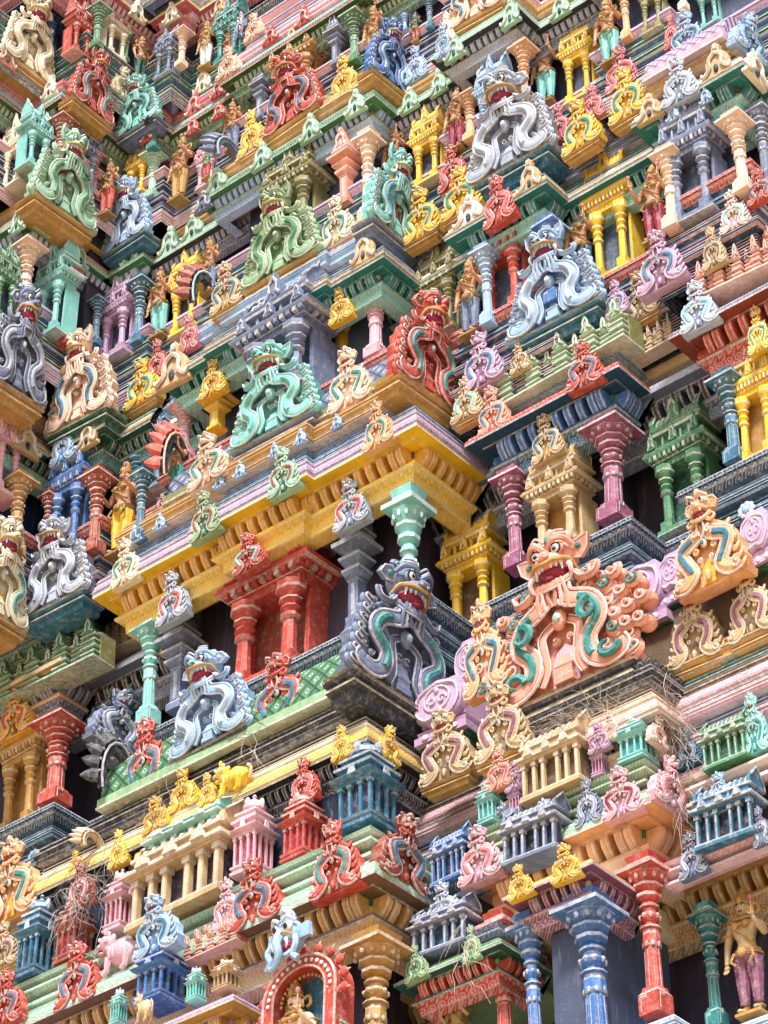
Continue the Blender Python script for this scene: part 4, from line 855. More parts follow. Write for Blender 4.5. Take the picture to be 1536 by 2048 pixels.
def place(kind, x, y, h, w, plane, cols, label):
    right = kind[0] == '>'; kind = kind.lstrip('>')
    p = at(float(x), float(y), plane[0].upper(), float(plane[1:]))
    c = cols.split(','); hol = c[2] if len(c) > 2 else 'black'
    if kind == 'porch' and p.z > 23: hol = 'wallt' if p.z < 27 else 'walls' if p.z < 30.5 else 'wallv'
    sl = slots(c[0], c[1] if len(c) > 1 else 'teal', hol)
    kx, kz = px_per_m(p, Vector((0, 1, 0)) if right else Vector((1, 0, 0)))
    back = dict(column=.22, porch=.12, pilaster=.2, kuta=.42, portico=.2, deityA=0, deityB=0, crouch=.2, archway=.1).get(kind, .02)
    if kind in ('deityA', 'deityB'): back = .1*float(h)/kz
    else: back *= float(w)/kx
    if plane[0].isupper() and kind not in ('mask', 'archway') and float(y) < 2040 and not (float(plane[1:]) < -.9 and kind == 'pilaster'):
        p = rest(float(x), float(y), float(h), float(w), plane[0], float(plane[1:]), right, back, kind not in ('kuta', 'portico', 'parapet', 'flame', 'beam'), kind in ('column', 'porch', 'pilaster', 'deityA', 'deityB'))
    HT = dict(lion=1.28, lionarms=1.2, nasi=1.16, kudu=1, column=1, porch=1.04, pilaster=1.12, kuta=1.06, portico=1.0, parapet=.8, beam=1, crouch=.95, flame=1.15, archway=1.1, mask=1.08, deityA=1.02, deityB=1.02)[kind]
    WD = dict(lion=1.08, lionarms=1.2, nasi=1, kudu=1, column=1.72, porch=1.22, pilaster=1.6, kuta=1.65, portico=1.2, parapet=1, beam=1.1, crouch=1.25, flame=.8, archway=1.2, mask=1, deityA=.42, deityB=.42)[kind]
    sz = float(h)/kz/HT; sx = float(w)/kx/WD; d = DEPTH[kind]
    if kind in ('deityA', 'deityB'): sx = sz*1.05
    if kind == 'crouch': sx = max(sx, .1)
    sy = sx if d is None else min(d*sx, 1.2)
    if kind == 'flame': sy = float(w)/kx/.8
    n, cat, grp = NAMES[kind]
    geo_ = kind
    if kind == 'lion': geo_ = ('lion', 'lion2', 'lion3')[len(PLACED) % 3]
    if kind == 'nasi':
        geo_ = ('nasi', 'nasi2', 'nasi3')[(len(PLACED)*7 // 3) % 3]
        if 'edestal' in label or (c[0] in ('tan', 'yel') and sx > .45): geo_ += 'p'
    root = empty(n, p); jr = random.Random(int(float(x)*7+float(y))); root.rotation_euler = (R_(jr.uniform(-1, 1)), R_(jr.uniform(-1.6, 1.6)), (math.pi/2 if right else 0)+R_(jr.uniform(-2.5, 2.5))); root.scale = (sx, sy, sz)
    root['label'] = label; root['category'] = cat
    if grp: root['group'] = grp
    obs = []
    for nm, me, par in MESH[geo_]:
        o = bpy.data.objects.new(nm, me); COL.objects.link(o); o.parent = root if par is None else obs[par]
        if kind in ('deityA', 'deityB'):
            s2 = list(sl); skin_ = c[2] if len(c) > 2 else 'skin'
            if nm in ('body', 'head', 'hands'): s2[0] = mat(skin_); s2[1] = mat(skin_+'+white')
            if nm == 'hands': s2[2] = mat('rose'); s2[3] = mat('gold')
            if nm == 'crown': s2[0] = mat('brass'); s2[1] = mat('gold')
            if nm == 'trousers': s2[2] = mat(c[0]); s2[3] = mat(c[0]+'+white')
            if nm == 'jewellery': s2[8] = mat(c[1] if len(c) > 1 else 'brass')
        elif nm == 'pedestal':
            q_ = 'char' if p.z < 20 and p.x > -5 and kind != 'nasi' else 'azure' if 'sky' in c[0] or 'gray' in c[0] else 'forest' if label.startswith('cream and peach lion-faced gable w') else ('slate' if 'turq' in c[0] else 'gold')
            s2 = list(sl); s2[0] = mat(q_); s2[1] = mat(q_+'+cream')
        else: s2 = sl
        for i in range(len(me.materials)):
            o.material_slots[i].link = 'OBJECT'; o.material_slots[i].material = s2[i]
        obs.append(o)
    PLACED.append((kind, float(x), float(y), [round(v, 2) for v in p]))
    return root
# ================================================================== WHAT STANDS WHERE
# kind (leading > = faces along the side of its bay) | x | y of its foot | height | width | plane of the facade it stands on | colours | label
TABLE = """
lion|553|868|178|168|Y.25|turq,turq,teal|turquoise lion-faced gable centred on the ledge above the long yellow cornice
>lion|850|790|208|120|X.38|red,teal,rust|red lion-faced gable closing the dark scaled roof above the yellow cornice corner
lion|1115|648|186|184|Y.85|sky,ice,navy|pale blue lion-faced gable above the green miniature parapet, beside the orange-red porch
lion|112|1212|175|130|Y.85|gray,ice,slate|grey lion-faced gable with open jaws above the green parapet at left
>lion|-8|1235|200|110|X-6.5|cream,teal,yel|cream flame-edged gable cut off by the left edge, beside the yellow column
nasi|415|968|100|78|Y.12|peach,teal,coral|pale peach horseshoe gable beside the orange flame-edged arch
nasi|700|812|116|82|Y.12|peach,teal,coral|pale peach horseshoe gable right of the turquoise lion gable, before dark scales
nasi|756|893|90|60|Y-.02|orange,teal,coral|orange and teal horseshoe gable on the pink frieze near the yellow cornice corner
nasi|568|985|92|62|Y-.15|mint,rust,forest|mint green horseshoe gable with dark red snakes on the pink frieze
nasi|410|1073|92|60|Y-.15|lime,rust,forest|green horseshoe gable on the yellow cornice above the dark red porch
nasi|249|1168|90|54|Y-.02|cream,teal,coral|cream horseshoe gable at the left end of the yellow cornice
nasi|966|770|106|80|Y.9|lilac,azure,plum|lilac horseshoe gable with blue snakes left of the pale blue lion gable
nasi|934|838|82|62|Y.75|tan,turq,brown|tan horseshoe gable just below the lilac one, right of the red lion gable
nasi|1170|772|90|70|Y.66|red,azure,rust|red horseshoe gable on the right half of the red frieze over the blue cornice
nasi|988|864|92|62|Y.66|coral,azure,rust|coral red horseshoe gable at the left end of the red frieze over the blue cornice
nasi|1040|742|56|38|Y.95|tan,brown,brown|small brown lion head peeping out behind the green miniature parapet
nasi|1325|574|108|94|Y1.1|lilac,azure,plum|lilac horseshoe gable with blue snakes below the yellow porch of the right storey
nasi|1285|636|92|74|Y.95|tan,azure,brown|tan horseshoe gable with blue snakes on the navy ledge left of the slate cornice
nasi|1234|630|68|44|Y1.3|lilac,azure,plum|small lilac horseshoe gable half hidden behind the tan one
nasi|1400|655|92|72|Y.66|ice,turq,slate|icy white horseshoe gable at the left end of the slate frieze over the red cornice
nasi|1430|532|78|46|Y1.0|tan,brown,brown|brown lion head above the coral pink miniature parapet
nasi|1472|458|74|58|Y1.2|pale,turq,lilac|white cat-like gable with a turquoise body below the white column
nasi|1522|402|62|52|Y.8|red,azure,rust|red horseshoe gable with grey snakes at the right edge under the pink column
parapet|1122|742|96|262|Y.80|lime,lime,olive|green stepped miniature parapet along the red frieze of the blue cornice
parapet|60|1372|96|250|Y.82|green,lime,olive|dark green stepped miniature parapet on the tan cornice at left
parapet|1475|556|80|165|Y.85|coral,coral,brick|coral pink stepped miniature parapet above the slate frieze at right
parapet|1300|700|66|92|Y1.3|tan,tan,brown|brown stepped miniature parapet in the recess between the blue and red cornices
parapet|232|1295|60|80|Y1.3|tan,tan,brown|tan stepped miniature parapet in the recess left of the yellow cornice
flame|345|1005|155|58|Y.3|red,orange,black|orange flame-edged arch end with a black band beside the blue parapet
deityA|354|985|110|34|Y.8|teal|deity wearing a gold crown behind the orange flame-edged arch
kudu|673|855|30|24|Y.05|sky|pale blue gablet on the blue ledge below the peach horseshoe gable
kudu|600|887|32|26|Y-.03|sky|pale blue gablet on the blue ledge under the turquoise lion gable
kudu|548|912|30|22|Y-.03|sky|pale blue gablet on the blue ledge directly left of the mint horseshoe gable
kudu|478|953|34|24|Y-.03|sky|pale blue gablet on the blue ledge right of the green horseshoe gable
kudu|437|974|30|22|Y-.03|sky|pale blue gablet just above the green horseshoe gable
kudu|318|1058|34|24|Y.05|sky|pale blue gablet right of the yellow-trousered statue
kudu|268|1083|34|26|Y.05|ice|pale blue gablet directly right of the cream horseshoe gable
mask|325|1030|40|30|Y.5|pink,red|small pink monster mask below the orange flame-edged arch
kudu|1278|690|34|34|Y1.0|tan|tan gablet in the recess left of the slate frieze
column|818|1375|385|112|Y.5|turq,turq|turquoise column under the right corner of the yellow cornice
column|296|1450|200|84|Y.5|turq,turq|turquoise column under the left end of the yellow cornice
pilaster|714|1272|292|92|Y.62|slate,red,slate|slate stacked pilaster topped by a lion gable beside the turquoise corner column
nasi|702|1052|92|66|Y.35|gray,red,slate|dark grey lion gable with red snakes crowning the slate pilaster near the corner
pilaster|357|1425|230|92|Y.62|slate,red,slate|slate stacked pilaster under the left half of the yellow cornice
nasi|343|1242|98|62|Y.35|gray,red,slate|dark grey lion gable with red snakes crowning the left slate pilaster
porch|535|1356|330|232|Y.5|red,teal,rust|large red shrine porch with lion gables under the yellow cornice
nasi|498|1140|70|62|Y.3|red,turq,rust|red horseshoe gable on the roof of the large red shrine porch
column|1230|1046|192|140|Y1.0|mag,lilac|magenta column with a wide square capital under the blue cornice corner
column|1034|1140|190|100|Y1.0|mag,lilac|magenta column at the left end of the blue cornice
porch|1118|1096|205|140|Y1.0|tan,gold,gold|sandy tan shrine porch between the two magenta columns
nasi|1097|917|90|64|Y.8|tan,azure,gold|gold horseshoe gable with blue snakes on top of the tan porch
porch|945|1250|225|132|Y1.45|yel,gold,brown|golden yellow shrine porch in the dark recess right of the turquoise corner column
porch|1375|1050|262|152|Y1.45|green,lime,forest|bright green shrine porch in the dark recess left of the blue column
column|1472|928|170|100|Y1.0|azure,azure|dark blue column right of the green porch
porch|1520|912|245|120|Y1.05|yel,yel,gold|yellow shrine porch at the right edge under the red cornice
nasi|1520|702|92|44|Y.85|yel,teal,gold|yellow horseshoe gable at the right edge above the yellow porch
column|108|1612|170|116|Y1.0|red,rust|red column with a wide capital under the tan cornice at lower left
porch|38|1655|270|110|Y1.05|gold,tan,gold|golden porch at the left edge beside the red column
nasi|28|1470|92|64|Y.85|amber,red,brown|amber lion gable with red snakes crowning the golden porch at the left edge
porch|228|1500|125|110|Y1.5|azure,red,navy|blue shrine porch in the recess behind the grey gable back
column|28|1112|150|70|Y.9|gold,yel|yellow column left of the blue porch in the navy niche
lion|425|1492|192|164|Y-.5|sky,ice,azure|blue and white lion-faced gable with a red throat above the yellow miniature lions
nasi|562|1450|145|112|Y-.55|red,azure,brick|orange-red horseshoe gable leaning on the green scaled roof
nasi|290|1590|160|88|Y-.55|red,azure,rust|vermilion lion gable left of the blue and white one
>lion|795|1400|286|190|X.25|slate,teal,gray|slate grey lion-faced gable with teal ribbons below the turquoise corner column
>nasi|232|1495|112|90|X-3.9|slate,gray,slate|weathered slate gable seen from its side behind the vermilion lion gable
flame|225|1630|158|64|Y-.45|black,slate,black|blue-grey flame-edged arch end of the green scaled roof
lionarms|1140|1378|306|318|Y-.1|coral,teal,pink|huge coral lion-faced gable with many swirling arms and teal snakes
nasi|974|1384|185|90|Y-.05|orange,azure,coral|peach lion gable with teal snakes touching the left side of the huge coral gable
nasi|1424|1170|185|142|Y.35|orange,azure,amber|large orange lion gable with teal snakes and flame fringe at right
nasi|1394|1325|150|108|Y.35|tan,plum,brown|brown and gold lion gable with red snakes below the large orange one
nasi|1508|1272|150|96|Y.35|tan,plum,brown|brown and gold lion gable with red snakes at the right edge
nasi|1006|1512|152|104|y-.12|tan,plum,brown|brown and gold lion gable under the left foot of the huge coral gable
nasi|893|1560|140|100|y.0|tan,plum,brown|brown and gold lion gable right of the yellow parapet corner
beam|888|1478|118|112|Y.25|lilac,forest,mag|lilac bracket roof with heart-shaped leaf at the foot of the slate lion gable
beam|1290|1262|130|118|Y.9|lilac,forest,mag|lilac bracket roof right of the huge coral gable
beam|940|1390|110|60|Y.6|lilac,forest,mag|lilac bracket roof squeezed left of the peach lion gable
beam|1350|1205|100|60|Y.7|lilac,forest,mag|lilac bracket roof squeezed left of the large orange gable
beam|1522|1130|110|70|Y.6|lilac,forest,mag|lilac bracket roof at the right edge by the blue rosette
column|752|718|142|92|Y.7|pink,rose|pink column left of the red lion gable
column|368|912|100|74|Y.7|pink,rose|pink column half hidden between the teal ledge and orange flames
pilaster|686|722|150|82|Y.62|yel,yel,gold|yellow stacked pilaster between the slate porch and the pink column
nasi|682|642|66|46|Y.5|yel,gold,gold|yellow gable crowning the pilaster beside the pink column
pilaster|434|862|100|76|Y.62|yel,yel,gold|yellow stacked pilaster left of the turquoise lion gable
nasi|425|790|70|50|Y.5|yel,gold,gold|yellow gable crowning the left yellow pilaster
porch|556|800|250|200|y.2|slate,navy,char|large slate blue shrine porch behind the turquoise lion gable
porch|295|985|170|108|Y1.0|azure,teal,navy|teal blue shrine porch above the crowned statue in yellow trousers
porch|880|668|185|108|Y1.1|olive,lime,green|olive green shrine porch behind the red lion gable
deityA|942|672|150|54|Y.95|slate|deity in grey-blue trousers between the olive porch and a blue column
column|978|652|150|68|Y.95|sky,blue|light blue column right of the deity in grey-blue trousers
porch|1010|625|232|124|Y.85|red,red,brick|orange-red shrine porch left of the pale blue lion gable
nasi|1000|445|94|64|Y.6|red,rose,brick|red gable crowning the orange-red shrine porch
column|1108|610|165|80|Y.85|blue,azure|blue column behind the head of the pale blue lion gable
deityA|1168|568|158|66|Y1.1|navy|deity in dark teal trousers right of the pale blue lion gable
porch|1228|548|262|118|Y1.05|yel,yel,gold|bright yellow shrine porch between two deity statues at right
deityB|1312|486|152|54|Y.95|crim|deity in crimson skirt holding a flower between yellow porch and pink column
column|1346|460|150|86|Y.8|peach,pink|salmon and white column right of the deity in crimson
porch|1390|432|245|134|Y.8|slate,gray,slate|slate grey shrine porch with two thick columns under the green cornice
column|1490|386|150|88|Y.8|peach,pink|peach column right of the slate grey porch
column|1535|370|150|70|Y1.3|slate,gray|dark slate column at the right edge
porch|128|1108|250|98|Y.75|blue,blue,navy|blue shrine porch above the grey lion gable at left
nasi|124|925|90|46|Y.6|sky,slate,blue|blue gable crowning the blue porch at left
column|188|1108|160|76|Y.7|brick,red|rust red column left of the deity in yellow trousers
deityB|240|1110|186|62|Y.95|yel|deity in yellow trousers and gold crown beside the rust red column
column|278|1082|130|54|Y.9|azure,teal|slim teal blue column right of the deity in yellow trousers
column|90|1120|130|40|Y1.1|rust,crim|dark red column in the shade left of the blue porch
>porch|10|985|200|70|X-6.3|pink,lilac,rose|pink porch at the left edge above the yellow column
>nasi|12|875|84|42|X-6.1|pink,rose,lilac|pink gable crowning the porch at the left edge
>kudu|54|905|62|52|X-6.1|tan|tan gablet on the tan ledge beside the pink gable at the left edge
kudu|172|893|56|44|Y.38|tan|sand-coloured gablet on the tan ledge below the peach lion gable
lion|160|846|182|124|Y.75|peach,azure,coral|cream and peach lion-faced gable with teal snakes on green ledges
nasi|283|808|88|70|Y.75|yel,teal,gold|yellow horseshoe gable with teal snakes right of the cream lion gable
nasi|314|758|82|42|Y.95|red,rose,rust|dark red lion gable below the feet of the turquoise-trousered deity
kudu|343|768|84|66|Y.6|tan|sandy gablet on the tan cornice right of the dark red lion gable
nasi|378|700|70|36|Y1.0|rose,red,rust|small red lion gable below the yellow porch at left
>lion|28|785|215|108|X-6.1|slate,gray,navy|slate blue lion-faced gable with pink mouth at the left edge
porch|95|668|175|76|Y.85|turq,teal,teal|turquoise shrine porch behind the slate lion gable at left
column|45|625|130|72|Y.3|peach,peach|peach column at left above the slate lion gable
column|130|695|145|52|Y.95|red,rust|red column beside the turquoise porch at left
porch|228|712|160|86|Y.95|lilac,pink,lilac|pink shrine porch between two blue columns at left
column|276|690|130|60|Y1.0|azure,sky|blue column between pink porch and the turquoise-trousered deity
column|190|692|90|44|Y1.1|azure,navy|blue column half hidden behind the pink porch
deityA|318|676|138|44|Y1.0|turq|deity in turquoise trousers left of the yellow porch
porch|368|662|165|76|Y.95|yel,yel,gold|yellow shrine porch left of the teal flame-edged arch
>porch|5|640|150|60|X-5.9|green,lime,green|green stepped porch at the left edge
flame|405|650|118|58|Y.6|rust,turq,black|turquoise flame-edged arch end of the red scaled roof
deityA|418|588|110|34|Y1.0|slate|deity behind the turquoise flame-edged arch
nasi|453|618|92|60|Y.42|tan,azure,gold|tan horseshoe gable with teal snakes on blue ledge by the turquoise flames
lion|566|548|170|150|Y.5|lime,green,green|green lion-faced gable with pink mouth below the olive porch
nasi|673|487|92|68|Y.42|cream,teal,tan|cream horseshoe gable with teal snakes before the red scaled roof
kudu|726|524|66|50|Y.3|tan|sandy gablet on the tan cornice right of the cream horseshoe gable
>lion|788|476|180|104|X-.3|turq,azure,teal|turquoise lion-faced gable facing right below the crowned deity
nasi|843|476|100|72|Y.85|yel,teal,gold|yellow horseshoe gable touching the turquoise right-facing lion gable
nasi|924|428|92|78|Y.85|yel,teal,gold|yellow horseshoe gable left of the grey white lion gable
nasi|906|374|82|58|Y1.0|red,rose,rust|red swirling gable between the yellow porch and the grey white lion gable
kudu|938|448|62|62|Y.6|pale|pinkish gablet right above the orange-red porch
lion|1024|338|190|172|Y.75|gray,ice,slate|grey and white lion-faced gable with a red tongue at upper right
nasi|1164|296|96|78|Y.8|yel,teal,gold|yellow horseshoe gable just right of the grey white lion gable
nasi|1259|234|98|78|Y.8|yel,teal,gold|yellow horseshoe gable in front of the crimson one at upper right
nasi|1120|284|76|44|Y1.0|rose,red,crim|crimson gable touching the flank of the grey white lion gable
nasi|1188|238|70|44|Y1.0|rose,red,crim|crimson gable between the two yellow ones at upper right
nasi|1244|176|80|62|Y1.0|rose,red,crim|crimson gable under the turquoise-trousered deity at upper right
kudu|1300|238|52|54|Y.6|tan|tan gablet beside the foot of the right yellow horseshoe gable
kudu|1060|382|66|52|Y.62|tan|tan gablet on the brown ledge under the grey white lion gable
nasi|1362|202|86|68|Y.5|ice,gray,slate|silver grey gable crowning the slate grey porch
nasi|1376|108|84|66|Y.75|sky,azure,blue|light blue gable at upper right before the pink scaled roof
nasi|1344|94|66|30|Y.95|red,rose,rust|small red gable behind the light blue one
kudu|1434|150|66|62|Y.5|tan|tan gablet on the green cornice right of the silver grey gable
>nasi|1502|112|80|56|X4.6|sky,azure,blue|pale blue gable facing right near the upper right corner
>kudu|1515|160|60|44|X4.9|cream|cream gablet at the right edge on the green cornice
kudu|1412|205|34|26|Y.6|sky|small blue gablet on the right corner of the slate porch roof
kudu|1346|240|34|28|Y.6|sky|small blue gablet on the left corner of the slate porch roof
column|733|448|172|70|Y.85|peach,orange|peach column below the blue cornice corner, left of the crowned deity
pilaster|694|412|150|70|Y.85|coral,pink,coral|salmon stacked pilaster left of the peach column
porch|583|460|165|128|Y.85|olive,tan,olive|olive brown shrine porch behind the green lion gable
deityA|788|372|118|42|Y1.15|gold|crowned deity behind the turquoise right-facing lion gable
porch|856|362|145|80|Y1.15|yel,yel,gold|yellow shrine porch right of the turquoise right-facing lion gable
deityA|914|300|114|46|Y1.1|crim|deity in crimson boots left of the tan column
column|942|283|90|62|Y.95|orange,peach|tan column left of the light blue porch
porch|985|268|150|78|Y.95|sky,blue,sky|light blue shrine porch behind the grey white lion gable
column|1048|212|118|66|Y.9|orange,peach|orange column right of the light blue porch
deityA|1095|210|136|48|Y1.15|turq|deity in turquoise trousers left of the upper yellow porch
porch|1160|196|160|84|Y1.15|yel,yel,gold|bright yellow shrine porch between two turquoise-trousered deities
deityA|1224|128|132|52|Y1.15|turq|deity in turquoise trousers at the top, right of the yellow porch
column|1256|80|110|52|Y1.1|orange,peach|orange column at the top right of the second turquoise-trousered deity
porch|1306|60|120|62|Y1.1|olive,gray,olive|olive grey porch at the top edge
column|1368|20|90|46|Y1.1|cream,peach|cream column at the top edge right of the olive grey porch
porch|1422|48|110|60|Y1.2|turq,sky,teal|turquoise porch at the top edge near the right corner
>porch|72|335|120|60|X-5.7|turq,teal,teal|turquoise porch behind the mint green lion gable at left
column|118|345|105|60|Y-.4|brick,red|brick red column above the mint green lion gable
>porch|165|372|128|66|X-5.6|slate,sky,slate|slate blue porch right of the mint green lion gable
>column|186|395|86|34|X-5.6|red,rust|red column right of the slate blue porch
porch|24|370|138|60|Y-.35|cream,peach,cream|cream white porch at the left edge
>lion|122|430|170|118|X-5.6|mint,green,green|mint green lion-faced gable with red lips at left
lion|252|490|136|94|Y.75|sky,ice,slate|pale blue lion-faced gable above the yellow stencilled wall at left
deityA|212|432|108|38|Y.7|red|green-skinned deity in red trousers left of the pale blue lion gable
porch|272|390|98|56|Y.9|yel,gold,gold|yellow porch left of the mint green column
column|304|398|90|56|Y.75|mint,turq|mint green column beside the large gold deity
deityA|357|402|128|52|Y.9|gold|large deity in gold trousers right of the mint green column
porch|412|372|92|56|Y1.0|pink,rose,rose|pink shrine porch right of the large gold deity
deityA|413|358|60|26|Y.9|red,gold,turq|small green-skinned deity with red skirt right of the large gold deity
deityA|466|302|98|32|Y1.1|slate|deity wrapped in blue behind the grey flame-edged arch
flame|455|345|70|56|Y.75|slate,sky,slate|blue-grey flame-edged arch end left of the golden gable
nasi|504|304|84|52|Y.62|yel,amber,gold|golden yellow gable left of the red lion gable
lion|588|248|138|116|Y.8|red,azure,rose|red lion-faced gable before a golden porch near the top
nasi|688|195|84|54|Y.62|yel,amber,gold|golden yellow gable right of the red lion gable
>lion|778|170|130|78|X-.7|blue,sky,navy|blue lion-faced gable facing right near the top
nasi|832|160|68|46|Y.95|sky,gray,slate|light grey gable right of the blue lion gable
nasi|886|112|66|32|Y.95|sky,slate,slate|small slate gable below the cream swirls at the top
kudu|893|92|70|40|Y.75|cream|cream twisted gablet left of the cream swirling gable at the top
lion|955|38|120|110|Y1.0|peach,azure,coral|cream and peach lion-faced gable cut off by the top edge
porch|590|200|138|116|Y.95|gold,yel,gold|golden shrine porch behind the red lion gable
pilaster|673|132|104|48|Y.95|slate,gray,slate|slate stacked pilaster left of the green column near the top
pilaster|520|240|112|46|Y.95|slate,gray,slate|slate stacked pilaster left of the golden porch
column|710|128|98|60|Y.95|green,mint|green column near the top left of the golden deity
deityA|750|120|106|40|Y1.15|gold|golden deity right of the green column near the top
deityA|832|84|56|26|Y1.1|brick,gold,teal|small green deity with orange trousers near the top
column|860|58|60|36|Y1.2|azure,blue|blue column near the top right of the small green deity
porch|800|70|60|60|Y1.2|sky,azure,slate|light blue porch near the top
>column|306|300|66|44|X-5.0|teal,green|teal column at upper left behind the pale lion gable
>porch|112|108|106|58|X-6.2|blue,azure,navy|deep blue shrine porch at upper left
>porch|160|106|98|50|X-5.6|red,rust,brick|red shrine porch at upper left next to the green column
column|192|98|80|50|Y-.1|green,mint|green column at upper left between red and cream porches
>porch|230|112|98|54|X-5.2|cream,peach,peach|cream porch right of the green column at upper left
>column|250|124|60|28|X-5.2|green,forest|dark green column between cream porch and green-trousered deity
>deityA|278|160|88|38|X-5.1|forest|deity in dark green trousers at upper left
porch|327|150|90|50|Y.95|slate,gray,slate|slate porch right of the deity in dark green trousers
column|362|134|70|46|Y.95|peach,rose|peach and pink column under the pink cornice corner
deityA|411|136|92|34|Y1.1|white,gold,tan|deity in white trousers right of the peach and pink column
porch|455|118|120|68|Y1.1|teal,turq,forest|teal porch above the small orange deity near the top
deityA|456|112|58|26|Y.95|brick|small orange deity before the teal porch
mask|480|85|60|24|Y.85|slate,blue|small slate monster mask left of the peach gable near the top
>lion|180|225|128|82|X-5.3|red,teal,rust|red lion-faced gable with flame fringe at upper left
lion|276|258|106|82|Y.85|turq,teal,teal|pale turquoise lion-faced gable behind the black bird
>lion|52|142|150|98|X-6.4|cream,cream,tan|cream lion-faced gable at the upper left edge
>nasi|243|196|60|42|X-5.2|cream,tan,cream|cream gable left of the pale turquoise lion gable
kudu|97|193|42|32|Y-.6|cream|cream gablet left of the red lion gable at upper left
kudu|404|182|50|36|Y.9|cream|cream gablet right below the white-trousered deity
nasi|456|152|56|46|Y.85|peach,coral,coral|peach gable with grey snakes below the small orange deity
nasi|508|76|48|42|Y.85|peach,coral,coral|peach gable near the top right of the slate mask
kudu|386|228|48|34|Y.9|red|red gablet on the pink block right of the pale turquoise lion gable
kudu|434|192|36|28|Y.75|red|red gablet right of the pink block
kudu|437|234|32|28|Y.72|red|red gablet at the left end of the olive cornice
kudu|384|266|34|28|Y.9|red|red gablet above the olive cornice right of the black bird
kudu|292|282|34|24|Y.72|red|red gablet below the black bird
kudu|540|84|34|34|Y.72|red|red gablet on the left part of the rust edge near the top
kudu|605|48|40|30|Y.72|red|red gablet on the rust edge near the top
>kudu|153|215|44|26|X-5.45|cream|white gablet on the corner below the red lion gable
>kudu|210|262|32|24|X-5.45|red|red gablet on the rust edge below the red lion gable
>kudu|14|130|54|34|X-6.1|coral|coral gablet at the upper left edge
kudu|340|42|42|30|Y.78|cream|cream gablet on the yellow line at upper left
kudu|438|30|44|30|Y1.05|gold|golden gablet on the yellow line near the top
>kudu|276|38|40|30|X-5.15|cream|cream gablet on the yellow line left of the corner
kudu|32|462|52|30|Y-.76|mint|mint gablet on the green cornice at left, left of the corner
>kudu|85|464|54|32|X-5.76|mint|mint gablet on the green cornice just right of the corner
>kudu|160|535|56|30|X-5.76|mint|mint gablet on the green cornice below the yellow stencilled wall
kudu|258|528|56|36|Y.84|mint|mint gablet on the green cornice below the pale blue lion gable
kudu|336|506|56|42|Y1.05|mint|mint gablet on the green cornice below the golden pedestal
kudu|384|474|48|46|Y1.05|mint|mint gablet near the left end of the long green cornice
kudu|432|380|48|44|Y.58|mint|mint gablet on the long green cornice below the deity wrapped in blue
kudu|522|332|52|42|Y.58|mint|mint gablet on the long green cornice below the golden gable
kudu|620|278|54|42|Y.58|mint|mint gablet on the long green cornice below the red lion gable
kudu|710|226|50|42|Y.58|mint|mint gablet near the right corner of the long green cornice
kudu|818|220|48|38|Y1.05|mint|mint gablet on the dark green cornice right of the corner
kudu|876|186|50|36|Y1.05|mint|mint gablet on the dark green cornice above the left deity
kudu|908|116|50|42|Y.6|mint|mint gablet above the grey cornice at its left end
kudu|1020|48|56|40|Y.6|mint|mint gablet above the grey cornice near its corner
kudu|1120|32|48|42|Y1.05|mint|mint gablet at the top edge right of the grey corner
kudu|404|420|40|36|Y.9|slate|slate gablet above the left end of the blue dentils
"""
